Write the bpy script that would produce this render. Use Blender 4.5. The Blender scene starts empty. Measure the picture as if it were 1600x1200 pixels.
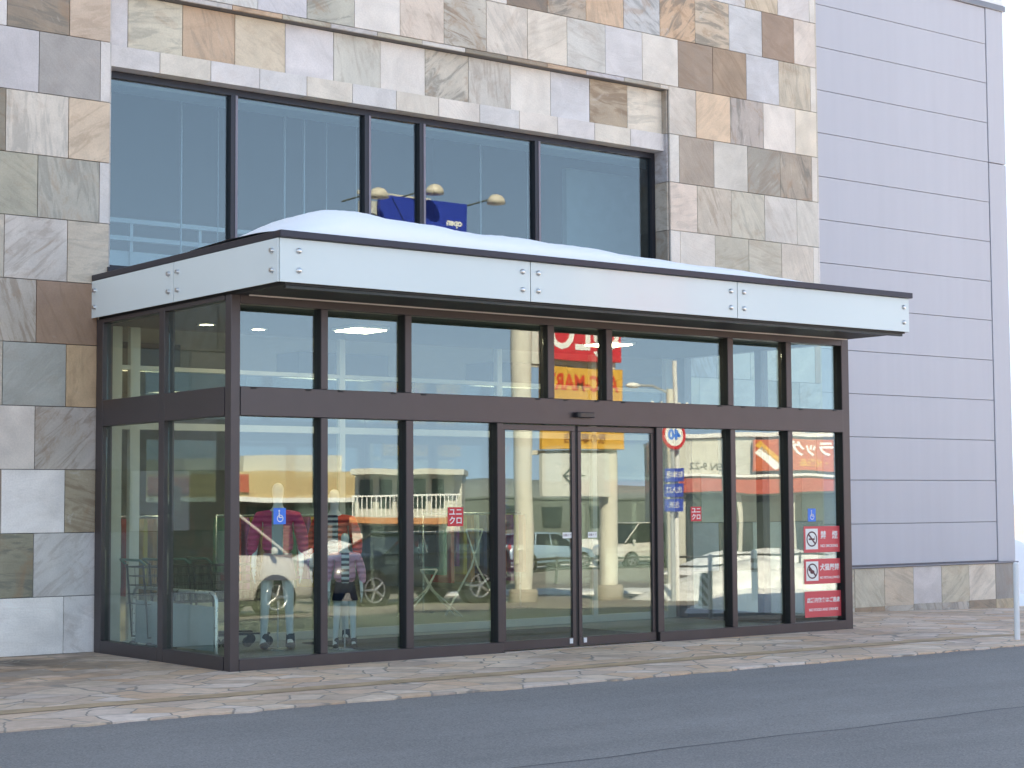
import bpy, bmesh, math, random
from mathutils import Vector, Matrix, Quaternion
random.seed(7)
R = math.radians
S = bpy.context.scene

# ------------------------------------------------------------------ camera, sky, sun, exposure
cam_d = bpy.data.cameras.new('camera'); cam = bpy.data.objects.new('camera', cam_d)
S.collection.objects.link(cam); S.camera = cam
cam_d.lens = 63.3; cam_d.sensor_width = 36; cam_d.clip_end = 5000
r_ = Vector((0.79251049, -0.60982982, -0.00589187)); u_ = Vector((-0.03559019, -0.05589185, 0.9978023))
f_ = Vector((0.6088189, 0.7905591, 0.06599884))
cam.matrix_world = Matrix(((r_.x, u_.x, -f_.x, -8.4624), (r_.y, u_.y, -f_.y, -15.4504), (r_.z, u_.z, -f_.z, 1.6), (0, 0, 0, 1)))
S.render.resolution_x = 1024; S.render.resolution_y = 768
S.view_settings.view_transform = 'Standard'; S.view_settings.look = 'None'
S.view_settings.exposure = 2.33; S.view_settings.gamma = 1; S.view_settings.use_curve_mapping = False
S.view_settings.use_white_balance = True; S.view_settings.white_balance_temperature = 9700; S.view_settings.white_balance_tint = 10
S.cycles.transparent_max_bounces = 32; S.cycles.max_bounces = 10

SUN_EL, SUN_AZ = 37.0, -25.0      # degrees; azimuth measured from +Y (behind the building) towards +X
W = bpy.data.worlds.new('World'); S.world = W; W.use_nodes = True
nt = W.node_tree; nt.nodes.clear()
sky = nt.nodes.new('ShaderNodeTexSky'); sky.sky_type = 'NISHITA'; sky.sun_disc = False
sky.sun_elevation = R(SUN_EL); sky.sun_rotation = R(SUN_AZ)
sky.air_density = .8; sky.dust_density = .1; sky.ozone_density = 1.0; sky.altitude = 50
bg = nt.nodes.new('ShaderNodeBackground'); bg.inputs['Strength'].default_value = 0.15
wo = nt.nodes.new('ShaderNodeOutputWorld')
tcw = nt.nodes.new('ShaderNodeTexCoord'); mpw = nt.nodes.new('ShaderNodeMapping'); mpw.vector_type = 'POINT'
mpw.inputs['Scale'].default_value = (1, 1, .74); mpw.inputs['Location'].default_value = (0, 0, .26)
nrm = nt.nodes.new('ShaderNodeVectorMath'); nrm.operation = 'NORMALIZE'
nt.links.new(tcw.outputs['Generated'], mpw.inputs[0]); nt.links.new(mpw.outputs[0], nrm.inputs[0]); nt.links.new(nrm.outputs[0], sky.inputs[0])
nt.links.new(sky.outputs[0], bg.inputs[0]); nt.links.new(bg.outputs[0], wo.inputs[0])
sl = bpy.data.lights.new('sun', 'SUN'); sl.energy = 4.4; sl.angle = R(0.55); sl.color = (1, .97, .94)
so = bpy.data.objects.new('sun', sl); S.collection.objects.link(so)
sd = Vector((math.sin(R(SUN_AZ)) * math.cos(R(SUN_EL)), math.cos(R(SUN_AZ)) * math.cos(R(SUN_EL)), math.sin(R(SUN_EL))))
so.rotation_mode = 'QUATERNION'; so.rotation_quaternion = sd.to_track_quat('Z', 'Y'); so.location = (0, 30, 40)

# ------------------------------------------------------------------ helpers
def link(o, parent=None):
    S.collection.objects.link(o)
    if parent is not None: o.parent = parent
    return o
def tag(o, label=None, cat=None, group=None, kind=None):
    if label: o['label'] = label
    if cat: o['category'] = cat
    if group: o['group'] = group
    if kind: o['kind'] = kind
    return o
def empty(name, loc=(0, 0, 0), rz=0, label=None, cat=None, group=None):
    o = bpy.data.objects.new(name, None); o.location = loc; o.rotation_euler = (0, 0, R(rz)); o.empty_display_size = .2
    link(o); return tag(o, label, cat, group)

class MB:
    """collects shapes, then links them as ONE mesh object"""
    def __init__(s): s.v = []; s.f = []; s.m = []; s.mi = 0; s.sm = []
    def add(s, vs, fs, smooth=False):
        n = len(s.v); s.v += [tuple(v) for v in vs]
        for f in fs: s.f.append([i + n for i in f]); s.m.append(s.mi); s.sm.append(smooth)
        return s
    def box(s, x0, x1, y0, y1, z0, z1):
        if x0 > x1: x0, x1 = x1, x0
        if y0 > y1: y0, y1 = y1, y0
        if z0 > z1: z0, z1 = z1, z0
        return s.add([(x0, y0, z0), (x1, y0, z0), (x1, y1, z0), (x0, y1, z0), (x0, y0, z1), (x1, y0, z1), (x1, y1, z1), (x0, y1, z1)],
                     [(0, 3, 2, 1), (4, 5, 6, 7), (0, 1, 5, 4), (1, 2, 6, 5), (2, 3, 7, 6), (3, 0, 4, 7)])
    def bbox(s, x0, x1, y0, y1, z0, z1, b=.01):
        """bevelled box"""
        bm = bmesh.new(); bmesh.ops.create_cube(bm, size=1)
        for v in bm.verts: v.co = ((x0 + x1) / 2 + v.co.x * abs(x1 - x0), (y0 + y1) / 2 + v.co.y * abs(y1 - y0), (z0 + z1) / 2 + v.co.z * abs(z1 - z0))
        bmesh.ops.bevel(bm, geom=bm.edges[:], offset=b, segments=2, affect='EDGES', profile=.5)
        bm.verts.ensure_lookup_table(); s.add([v.co[:] for v in bm.verts], [[v.index for v in f.verts] for f in bm.faces]); bm.free(); return s
    def cyl(s, p0, p1, r0, r1=None, n=16, cap=True):
        r1 = r0 if r1 is None else r1
        p0 = Vector(p0); p1 = Vector(p1); d = (p1 - p0).normalized()
        a = d.orthogonal().normalized(); b = d.cross(a)
        vs = []
        for p, r in ((p0, r0), (p1, r1)):
            for i in range(n):
                t = 2 * math.pi * i / n; vs.append(p + (a * math.cos(t) + b * math.sin(t)) * r)
        s.add(vs, [(i, (i + 1) % n, n + (i + 1) % n, n + i) for i in range(n)], True)
        if cap: s.add(vs, [list(range(n))[::-1], list(range(n, 2 * n))])
        return s
    def tube(s, pts, r, n=8):
        pts = [Vector(p) for p in pts]; rings = []
        up = None
        for i, p in enumerate(pts):
            d = (pts[min(i + 1, len(pts) - 1)] - pts[max(i - 1, 0)]).normalized()
            if up is None: up = d.orthogonal().normalized()
            up = (up - d * up.dot(d)).normalized(); b = d.cross(up)
            rr = r[i] if isinstance(r, (list, tuple)) else r
            rings += [p + (up * math.cos(2 * math.pi * k / n) + b * math.sin(2 * math.pi * k / n)) * rr for k in range(n)]
        fs = [(j * n + k, j * n + (k + 1) % n, (j + 1) * n + (k + 1) % n, (j + 1) * n + k) for j in range(len(pts) - 1) for k in range(n)]
        s.add(rings, fs, True)
        m = (len(pts) - 1) * n
        return s.add(rings, [list(range(n))[::-1], list(range(m, m + n))])
    def sph(s, c, r, n=16, m=10, sc=(1, 1, 1)):
        vs = []
        for j in range(1, m):
            for i in range(n):
                th = math.pi * j / m; ph = 2 * math.pi * i / n
                vs.append((c[0] + r * sc[0] * math.sin(th) * math.cos(ph), c[1] + r * sc[1] * math.sin(th) * math.sin(ph), c[2] + r * sc[2] * math.cos(th)))
        fs = [(j * n + i, (j + 1) * n + i, (j + 1) * n + (i + 1) % n, j * n + (i + 1) % n) for j in range(m - 2) for i in range(n)]
        t = len(vs); vs += [(c[0], c[1], c[2] + r * sc[2]), (c[0], c[1], c[2] - r * sc[2])]
        fs += [(t, i, (i + 1) % n) for i in range(n)] + [(t + 1, (m - 2) * n + (i + 1) % n, (m - 2) * n + i) for i in range(n)]
        return s.add(vs, fs, True)
    def lathe(s, prof, c=(0, 0, 0), n=24, axis='z'):
        vs = []
        for r, h in prof:
            for i in range(n):
                t = 2 * math.pi * i / n; x, y = r * math.cos(t), r * math.sin(t)
                vs.append((c[0] + x, c[1] + y, c[2] + h) if axis == 'z' else (c[0] + x, c[1] + h, c[2] + y))
        return s.add(vs, [(j * n + i, j * n + (i + 1) % n, (j + 1) * n + (i + 1) % n, (j + 1) * n + i) for j in range(len(prof) - 1) for i in range(n)], True)
    def prism(s, poly, y0, y1):
        """polygon in (x, z) extruded along y"""
        n = len(poly)
        vs = [(x, y0, z) for x, z in poly] + [(x, y1, z) for x, z in poly]
        return s.add(vs, [list(range(n)), list(range(n, 2 * n))[::-1]] + [(i, n + i, n + (i + 1) % n, (i + 1) % n) for i in range(n)])
    def build(s, name, mat, parent=None, fix=True):
        me = bpy.data.meshes.new(name); me.from_pydata(s.v, [], s.f)
        for m in (mat if isinstance(mat, (list, tuple)) else [mat]): me.materials.append(m)
        me.polygons.foreach_set('material_index', s.m); me.polygons.foreach_set('use_smooth', s.sm); me.update()
        if fix:
            bm = bmesh.new(); bm.from_mesh(me); bmesh.ops.recalc_face_normals(bm, faces=bm.faces); bm.to_mesh(me); bm.free()
        return link(bpy.data.objects.new(name, me), parent)

def text(name, body, size, mat, parent, loc, rot=(R(90), 0, 0), ext=.002, align='CENTER', sx=1.0, bold=0.0, space=1.0):
    c = bpy.data.curves.new(name, 'FONT'); c.body = body; c.size = size; c.extrude = ext; c.align_x = align; c.align_y = 'CENTER'
    c.offset = bold; c.space_character = space; c.resolution_u = 3
    t = bpy.data.objects.new(name, c); S.collection.objects.link(t)
    dg = bpy.context.evaluated_depsgraph_get(); dg.update()
    me = bpy.data.meshes.new_from_object(t.evaluated_get(dg)); bpy.data.objects.remove(t)
    me.materials.clear(); me.materials.append(mat)
    o = link(bpy.data.objects.new(name, me), parent); o.location = loc; o.rotation_euler = rot; o.scale = (sx, 1, 1); return o

# ------------------------------------------------------------------ materials
MATS = {}
def lin(c): return tuple((x / 255 / 12.92) if x / 255 <= .04045 else ((x / 255 + .055) / 1.055) ** 2.4 for x in c)
def mat(name, col=None, rough=.6, metal=0, var=.08, scale=6, bump=0, bscale=40, emit=None, estr=0, spec=None, coat=0, detail=5):
    if name in MATS: return MATS[name]
    m = bpy.data.materials.new(name); m.use_nodes = True; n = m.node_tree; b = n.nodes['Principled BSDF']
    b.inputs['Roughness'].default_value = rough; b.inputs['Metallic'].default_value = metal
    if spec is not None: b.inputs['Specular IOR Level'].default_value = spec
    if coat: b.inputs['Coat Weight'].default_value = coat; b.inputs['Coat Roughness'].default_value = .06
    tc = n.nodes.new('ShaderNodeTexCoord')
    if var:
        no = n.nodes.new('ShaderNodeTexNoise'); no.inputs['Scale'].default_value = scale; no.inputs['Detail'].default_value = detail
        n.links.new(tc.outputs['Object'], no.inputs['Vector'])
        mp = n.nodes.new('ShaderNodeMapRange'); mp.inputs[1].default_value = .25; mp.inputs[2].default_value = .75
        mp.inputs[3].default_value = 1 - var; mp.inputs[4].default_value = 1 + var
        n.links.new(no.outputs['Fac'], mp.inputs[0])
        mx = n.nodes.new('ShaderNodeVectorMath'); mx.operation = 'SCALE'; mx.inputs[0].default_value = col
        n.links.new(mp.outputs[0], mx.inputs['Scale']); n.links.new(mx.outputs[0], b.inputs['Base Color'])
        mr = n.nodes.new('ShaderNodeMapRange'); mr.inputs[3].default_value = max(0, rough - .06); mr.inputs[4].default_value = min(1, rough + .08)
        n.links.new(no.outputs['Fac'], mr.inputs[0]); n.links.new(mr.outputs[0], b.inputs['Roughness'])
    else: b.inputs['Base Color'].default_value = (*col, 1)
    if bump:
        n2 = n.nodes.new('ShaderNodeTexNoise'); n2.inputs['Scale'].default_value = bscale; n2.inputs['Detail'].default_value = 4
        n.links.new(tc.outputs['Object'], n2.inputs['Vector'])
        bp = n.nodes.new('ShaderNodeBump'); bp.inputs['Strength'].default_value = bump; bp.inputs['Distance'].default_value = .01
        n.links.new(n2.outputs['Fac'], bp.inputs['Height']); n.links.new(bp.outputs[0], b.inputs['Normal'])
    if emit: b.inputs['Emission Color'].default_value = (*emit, 1); b.inputs['Emission Strength'].default_value = estr
    MATS[name] = m; return m

def glass_mat(name, tint, f0, wav=0.0):
    """window glass: lets light and sight through with a tint, mirrors a share of it"""
    m = bpy.data.materials.new(name); m.use_nodes = True; n = m.node_tree; n.nodes.clear(); L = n.links.new
    out = n.nodes.new('ShaderNodeOutputMaterial'); mix = n.nodes.new('ShaderNodeMixShader')
    tr = n.nodes.new('ShaderNodeBsdfTransparent'); tr.inputs[0].default_value = (*tint, 1)
    gl = n.nodes.new('ShaderNodeBsdfGlossy'); gl.inputs['Roughness'].default_value = 0.0; gl.inputs[0].default_value = (.92, .98, 1, 1)
    lw = n.nodes.new('ShaderNodeLayerWeight'); lw.inputs[0].default_value = .5
    pw = n.nodes.new('ShaderNodeMath'); pw.operation = 'POWER'; pw.inputs[1].default_value = 5
    ma = n.nodes.new('ShaderNodeMath'); ma.operation = 'MULTIPLY_ADD'; ma.inputs[1].default_value = 1 - f0; ma.inputs[2].default_value = f0
    L(lw.outputs['Facing'], pw.inputs[0]); L(pw.outputs[0], ma.inputs[0]); L(ma.outputs[0], mix.inputs[0])
    if wav:
        tc = n.nodes.new('ShaderNodeTexCoord'); no = n.nodes.new('ShaderNodeTexNoise'); no.inputs['Scale'].default_value = .9; no.inputs['Detail'].default_value = 1
        bp = n.nodes.new('ShaderNodeBump'); bp.inputs['Strength'].default_value = 1; bp.inputs['Distance'].default_value = wav
        L(tc.outputs['Object'], no.inputs['Vector']); L(no.outputs['Fac'], bp.inputs['Height']); L(bp.outputs[0], gl.inputs['Normal'])
    L(tr.outputs[0], mix.inputs[1]); L(gl.outputs[0], mix.inputs[2]); L(mix.outputs[0], out.inputs[0])
    MATS[name] = m; return m

GLASS = glass_mat('clear_glass', (.80, .88, .87), .095, .0012)
GLASS_UP = glass_mat('upper_glass', (.72, .82, .84), .088, .0004)
GLASS_IN = glass_mat('inner_glass', (.84, .91, .89), .03)
GLASS_SIDE = glass_mat('side_glass', (.88, .95, .92), .06)
BRONZE = mat('bronze_frame', (.080, .066, .068), .38, .55, .08, 3)
BLACK = mat('black_rubber', (.012, .012, .013), .6, 0, .05)
CHROME = mat('brushed_steel', (.62, .63, .64), .28, 1, .05, 20)
WHITEP = mat('white_paint', (.72, .73, .74), .45, 0, .04, 8)
CREAM = mat('cream_frame', (.62, .60, .52), .5, 0, .05, 4)
DARKROOM = mat('dark_room', (.045, .05, .05), .9, 0, .15, 1)
GREYWALL = mat('inner_grey_wall', (.34, .36, .33), .8, 0, .1, 1)
RED = mat('sign_red', (.62, .025, .04), .45, 0, .05, 3)
REDSTICK = mat('notice_red', (.72, .085, .10), .5, 0, .04, 3)
WHITEG = mat('sign_white', (.80, .80, .78), .5, 0, .03, 5)
SNOW = None

def nodes_mat(name):
    m = bpy.data.materials.new(name); m.use_nodes = True; n = m.node_tree
    MATS[name] = m
    return m, n, n.nodes['Principled BSDF'], n.links.new
def N(n, t, **k):
    o = n.nodes.new(t)
    for a, b in k.items():
        if a[0] == 'i' and a[1:].isdigit(): o.inputs[int(a[1:])].default_value = b
        elif a.startswith('in_'): o.inputs[a[3:].replace('_', ' ')].default_value = b
        else: setattr(o, a, b)
    return o
def ramp(n, stops):
    r = n.nodes.new('ShaderNodeValToRGB'); e = r.color_ramp.elements
    while len(e) < len(stops): e.new(.5)
    for x, (p, c) in zip(e, stops): x.position = p; x.color = (*c, 1)
    return r

def stone_mat():
    m, n, b, L = nodes_mat('quartzite_tiles')
    tc = N(n, 'ShaderNodeTexCoord'); at = N(n, 'ShaderNodeAttribute', attribute_name='tile'); rn = N(n, 'ShaderNodeAttribute', attribute_name='rnd')
    sc = N(n, 'ShaderNodeVectorMath', operation='SCALE'); sc.inputs['Scale'].default_value = 40; L(rn.outputs['Vector'], sc.inputs[0])
    ad = N(n, 'ShaderNodeVectorMath', operation='ADD'); L(tc.outputs['Object'], ad.inputs[0]); L(sc.outputs[0], ad.inputs[1])
    # each slab's own grain direction
    sep = N(n, 'ShaderNodeSeparateXYZ'); L(rn.outputs['Vector'], sep.inputs[0])
    an = N(n, 'ShaderNodeMath', operation='MULTIPLY'); an.inputs[1].default_value = 2.4; L(sep.outputs[0], an.inputs[0])
    vr = N(n, 'ShaderNodeVectorRotate', rotation_type='Y_AXIS'); L(ad.outputs[0], vr.inputs['Vector']); L(an.outputs[0], vr.inputs['Angle'])
    mp = N(n, 'ShaderNodeMapping'); mp.inputs['Scale'].default_value = (7, 3, 1.5); L(vr.outputs[0], mp.inputs[0])
    v1 = N(n, 'ShaderNodeTexNoise'); v1.inputs['Scale'].default_value = 1.1; v1.inputs['Detail'].default_value = 7; v1.inputs['Roughness'].default_value = .62; v1.inputs['Distortion'].default_value = 1.3
    L(mp.outputs[0], v1.inputs['Vector'])
    rv = ramp(n, [(.0, (1, 1, 1)), (.40, (.85, .85, .85)), (.50, (.1, .1, .1)), (.62, (0, 0, 0)), (1, (.1, .1, .1))]); L(v1.outputs['Fac'], rv.inputs[0])
    cl = N(n, 'ShaderNodeTexNoise'); cl.inputs['Scale'].default_value = 2.2; cl.inputs['Detail'].default_value = 5; cl.inputs['Distortion'].default_value = .8; L(ad.outputs[0], cl.inputs['Vector'])
    fi = N(n, 'ShaderNodeTexNoise'); fi.inputs['Scale'].default_value = 55; fi.inputs['Detail'].default_value = 3; L(tc.outputs['Object'], fi.inputs['Vector'])
    m1 = N(n, 'ShaderNodeMapRange', i1=.3, i2=.7, i3=.86, i4=1.10); L(cl.outputs['Fac'], m1.inputs[0])
    m2 = N(n, 'ShaderNodeMapRange', i1=.3, i2=.7, i3=.94, i4=1.06); L(fi.outputs['Fac'], m2.inputs[0])
    mm = N(n, 'ShaderNodeMath', operation='MULTIPLY'); L(m1.outputs[0], mm.inputs[0]); L(m2.outputs[0], mm.inputs[1])
    base = N(n, 'ShaderNodeVectorMath', operation='SCALE'); L(at.outputs['Color'], base.inputs[0]); L(mm.outputs[0], base.inputs['Scale'])
    # vein tint: rust or grey-green depending on the slab
    vt = N(n, 'ShaderNodeMix', data_type='RGBA'); vt.inputs['A'].default_value = (.22, .13, .075, 1); vt.inputs['B'].default_value = (.13, .13, .115, 1)
    st = N(n, 'ShaderNodeMath', operation='GREATER_THAN'); st.inputs[1].default_value = .42; L(sep.outputs[1], st.inputs[0]); L(st.outputs[0], vt.inputs['Factor'])
    vf = N(n, 'ShaderNodeMath', operation='MULTIPLY'); L(rv.outputs[0], vf.inputs[0]); L(at.outputs['Alpha'], vf.inputs[1])
    mx = N(n, 'ShaderNodeMix', data_type='RGBA'); L(vf.outputs[0], mx.inputs['Factor']); L(base.outputs[0], mx.inputs['A']); L(vt.outputs['Result'], mx.inputs['B'])
    rs = N(n, 'ShaderNodeTexNoise'); rs.inputs['Scale'].default_value = 1.5; rs.inputs['Detail'].default_value = 9; rs.inputs['Roughness'].default_value = .68; rs.inputs['Distortion'].default_value = 2.2; L(ad.outputs[0], rs.inputs['Vector'])
    r1 = N(n, 'ShaderNodeMapRange', i1=.53, i2=.66, i3=0, i4=.55); L(rs.outputs['Fac'], r1.inputs[0])
    r2 = N(n, 'ShaderNodeMapRange', i1=.05, i2=.6, i3=.12, i4=1); L(at.outputs['Alpha'], r2.inputs[0])
    r3 = N(n, 'ShaderNodeMath', operation='MULTIPLY'); L(r1.outputs[0], r3.inputs[0]); L(r2.outputs[0], r3.inputs[1])
    rx = N(n, 'ShaderNodeMix', data_type='RGBA'); rx.inputs['B'].default_value = (.36, .21, .12, 1); L(r3.outputs[0], rx.inputs['Factor']); L(mx.outputs['Result'], rx.inputs['A'])
    hi = N(n, 'ShaderNodeMapRange', i1=.40, i2=.30, i3=0, i4=.45); L(rs.outputs['Fac'], hi.inputs[0]); h3 = N(n, 'ShaderNodeMath', operation='MULTIPLY'); L(hi.outputs[0], h3.inputs[0]); L(r2.outputs[0], h3.inputs[1])
    hx = N(n, 'ShaderNodeMix', data_type='RGBA'); hx.inputs['B'].default_value = (.68, .63, .57, 1); L(h3.outputs[0], hx.inputs['Factor']); L(rx.outputs['Result'], hx.inputs['A'])
    L(hx.outputs['Result'], b.inputs['Base Color']); b.inputs['Roughness'].default_value = .62
    bp = N(n, 'ShaderNodeBump'); bp.inputs['Strength'].default_value = .8; bp.inputs['Distance'].default_value = .010
    L(v1.outputs['Fac'], bp.inputs['Height']); L(bp.outputs[0], b.inputs['Normal'])
    return m
STONE = stone_mat()

def paving_mat():
    m, n, b, L = nodes_mat('crazy_paving')
    tc = N(n, 'ShaderNodeTexCoord')
    ds = N(n, 'ShaderNodeTexNoise'); ds.inputs['Scale'].default_value = 1.7; ds.inputs['Detail'].default_value = 3; L(tc.outputs['Object'], ds.inputs['Vector'])
    sb = N(n, 'ShaderNodeVectorMath', operation='SUBTRACT'); sb.inputs[1].default_value = (.5, .5, .5); L(ds.outputs['Color'], sb.inputs[0])
    ss = N(n, 'ShaderNodeVectorMath', operation='SCALE'); ss.inputs['Scale'].default_value = .22; L(sb.outputs[0], ss.inputs[0])
    ad = N(n, 'ShaderNodeVectorMath', operation='ADD'); L(tc.outputs['Object'], ad.inputs[0]); L(ss.outputs[0], ad.inputs[1])
    fl = N(n, 'ShaderNodeVectorMath', operation='MULTIPLY'); fl.inputs[1].default_value = (1, 1.25, 0); L(ad.outputs[0], fl.inputs[0])
    ve = N(n, 'ShaderNodeTexVoronoi', feature='DISTANCE_TO_EDGE'); ve.inputs['Scale'].default_value = 2.3; L(fl.outputs[0], ve.inputs['Vector'])
    vc = N(n, 'ShaderNodeTexVoronoi', feature='F1'); vc.inputs['Scale'].default_value = 2.3; L(fl.outputs[0], vc.inputs['Vector'])
    sp = N(n, 'ShaderNodeSeparateColor'); L(vc.outputs['Color'], sp.inputs[0])
    rc = ramp(n, [(0, (0.62, 0.45, 0.36)), (.2, (0.75, 0.54, 0.39)), (.38, (0.75, 0.48, 0.32)), (.5, (0.83, 0.62, 0.47)), (.68, (0.83, 0.65, 0.54)), (.85, (0.72, 0.52, 0.40)), (1, (0.83, 0.57, 0.41))]); L(sp.outputs[0], rc.inputs[0])
    no = N(n, 'ShaderNodeTexNoise'); no.inputs['Scale'].default_value = 7; no.inputs['Detail'].default_value = 8; no.inputs['Roughness'].default_value = .7; L(tc.outputs['Object'], no.inputs['Vector'])
    big = N(n, 'ShaderNodeTexNoise'); big.inputs['Scale'].default_value = .55; big.inputs['Detail'].default_value = 4; L(tc.outputs['Object'], big.inputs['Vector'])
    m1 = N(n, 'ShaderNodeMapRange', i1=.3, i2=.7, i3=.70, i4=1.04); L(no.outputs['Fac'], m1.inputs[0])
    m2 = N(n, 'ShaderNodeMapRange', i1=.35, i2=.65, i3=.80, i4=1.08); L(big.outputs['Fac'], m2.inputs[0])
    # damp, dirty patch along the foot of the wall left of the entrance
    sx = N(n, 'ShaderNodeSeparateXYZ'); L(tc.outputs['Object'], sx.inputs[0])
    gx = N(n, 'ShaderNodeMapRange', i1=.6, i2=-1.2, i3=0, i4=1); L(sx.outputs[0], gx.inputs[0])
    gy = N(n, 'ShaderNodeMapRange', i1=-1.0, i2=2.2, i3=0, i4=1); L(sx.outputs[1], gy.inputs[0])
    g = N(n, 'ShaderNodeMath', operation='MULTIPLY'); L(gx.outputs[0], g.inputs[0]); L(gy.outputs[0], g.inputs[1])
    gn = N(n, 'ShaderNodeTexNoise'); gn.inputs['Scale'].default_value = 1.6; gn.inputs['Detail'].default_value = 6; L(tc.outputs['Object'], gn.inputs['Vector'])
    g2 = N(n, 'ShaderNodeMapRange', i1=.36, i2=.52, i3=0, i4=.80); L(gn.outputs['Fac'], g2.inputs[0])
    g3 = N(n, 'ShaderNodeMath', operation='MULTIPLY'); L(g.outputs[0], g3.inputs[0]); L(g2.outputs[0], g3.inputs[1])
    g4 = N(n, 'ShaderNodeMath', operation='SUBTRACT'); g4.inputs[0].default_value = 1; L(g3.outputs[0], g4.inputs[1])
    q = N(n, 'ShaderNodeMath', operation='MULTIPLY'); L(m1.outputs[0], q.inputs[0]); L(m2.outputs[0], q.inputs[1])
    q2 = N(n, 'ShaderNodeMath', operation='MULTIPLY'); L(q.outputs[0], q2.inputs[0]); L(g4.outputs[0], q2.inputs[1])
    base = N(n, 'ShaderNodeVectorMath', operation='SCALE'); L(rc.outputs[0], base.inputs[0]); L(q2.outputs[0], base.inputs['Scale'])
    er = N(n, 'ShaderNodeMapRange', i1=.008, i2=.028, i3=0, i4=1); L(ve.outputs['Distance'], er.inputs[0])
    mx = N(n, 'ShaderNodeMix', data_type='RGBA'); mx.inputs['A'].default_value = (.30, .25, .21, 1); L(er.outputs[0], mx.inputs['Factor']); L(base.outputs[0], mx.inputs['B'])
    L(mx.outputs['Result'], b.inputs['Base Color']); b.inputs['Roughness'].default_value = .75
    h = N(n, 'ShaderNodeMath', operation='MULTIPLY_ADD'); h.inputs[1].default_value = .35; L(no.outputs['Fac'], h.inputs[0]); L(er.outputs[0], h.inputs[2])
    bp = N(n, 'ShaderNodeBump'); bp.inputs['Strength'].default_value = .7; bp.inputs['Distance'].default_value = .008
    L(h.outputs[0], bp.inputs['Height']); L(bp.outputs[0], b.inputs['Normal'])
    return m
PAVING = paving_mat()

def asphalt_mat(name, c, k=1.0):
    m, n, b, L = nodes_mat(name)
    tc = N(n, 'ShaderNodeTexCoord')
    a = N(n, 'ShaderNodeTexNoise'); a.inputs['Scale'].default_value = 70; a.inputs['Detail'].default_value = 4; L(tc.outputs['Object'], a.inputs['Vector'])
    v = N(n, 'ShaderNodeTexVoronoi', feature='F1'); v.inputs['Scale'].default_value = 90; L(tc.outputs['Object'], v.inputs['Vector'])
    sp = N(n, 'ShaderNodeSeparateColor'); L(v.outputs['Color'], sp.inputs[0])
    g = N(n, 'ShaderNodeTexNoise'); g.inputs['Scale'].default_value = .45; g.inputs['Detail'].default_value = 6; g.inputs['Roughness'].default_value = .6; L(tc.outputs['Object'], g.inputs['Vector'])
    m1 = N(n, 'ShaderNodeMapRange', i1=.25, i2=.75, i3=.78, i4=1.22); L(a.outputs['Fac'], m1.inputs[0])
    m2 = N(n, 'ShaderNodeMapRange', i1=.3, i2=.7, i3=.90, i4=1.10); L(g.outputs['Fac'], m2.inputs[0])
    m3 = N(n, 'ShaderNodeMapRange', i1=0, i2=1, i3=.82, i4=1.2); L(sp.outputs[0], m3.inputs[0])
    tk = N(n, 'ShaderNodeTexNoise'); tk.inputs['Scale'].default_value = 1.6; tk.inputs['Detail'].default_value = 7; mk = N(n, 'ShaderNodeMapping'); mk.inputs['Scale'].default_value = (.16, 1.6, 1); L(tc.outputs['Object'], mk.inputs[0]); L(mk.outputs[0], tk.inputs['Vector'])
    m5 = N(n, 'ShaderNodeMapRange', i1=.3, i2=.7, i3=.93, i4=1.07); L(tk.outputs['Fac'], m5.inputs[0])
    gr_ = N(n, 'ShaderNodeTexVoronoi', feature='F1'); gr_.inputs['Scale'].default_value = 26; L(tc.outputs['Object'], gr_.inputs['Vector'])
    m6 = N(n, 'ShaderNodeMapRange', i1=.06, i2=.12, i3=1.45, i4=1.0); L(gr_.outputs['Distance'], m6.inputs[0])
    q0 = N(n, 'ShaderNodeMath', operation='MULTIPLY'); L(m1.outputs[0], q0.inputs[0]); L(m5.outputs[0], q0.inputs[1])
    q1 = N(n, 'ShaderNodeMath', operation='MULTIPLY'); L(q0.outputs[0], q1.inputs[0]); L(m6.outputs[0], q1.inputs[1])
    q = N(n, 'ShaderNodeMath', operation='MULTIPLY'); L(q1.outputs[0], q.inputs[0]); L(m2.outputs[0], q.inputs[1])
    q2 = N(n, 'ShaderNodeMath', operation='MULTIPLY'); L(q.outputs[0], q2.inputs[0]); L(m3.outputs[0], q2.inputs[1])
    base = N(n, 'ShaderNodeVectorMath', operation='SCALE'); base.inputs[0].default_value = c; L(q2.outputs[0], base.inputs['Scale'])
    L(base.outputs[0], b.inputs['Base Color']); b.inputs['Roughness'].default_value = .82
    bp = N(n, 'ShaderNodeBump'); bp.inputs['Strength'].default_value = .5; bp.inputs['Distance'].default_value = .004
    L(v.outputs['Distance'], bp.inputs['Height']); L(bp.outputs[0], b.inputs['Normal'])
    return m
ASPHALT = asphalt_mat('asphalt', (.212, .192, .178)); ASPHALT2 = asphalt_mat('asphalt_newer', (.200, .181, .169))

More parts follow.
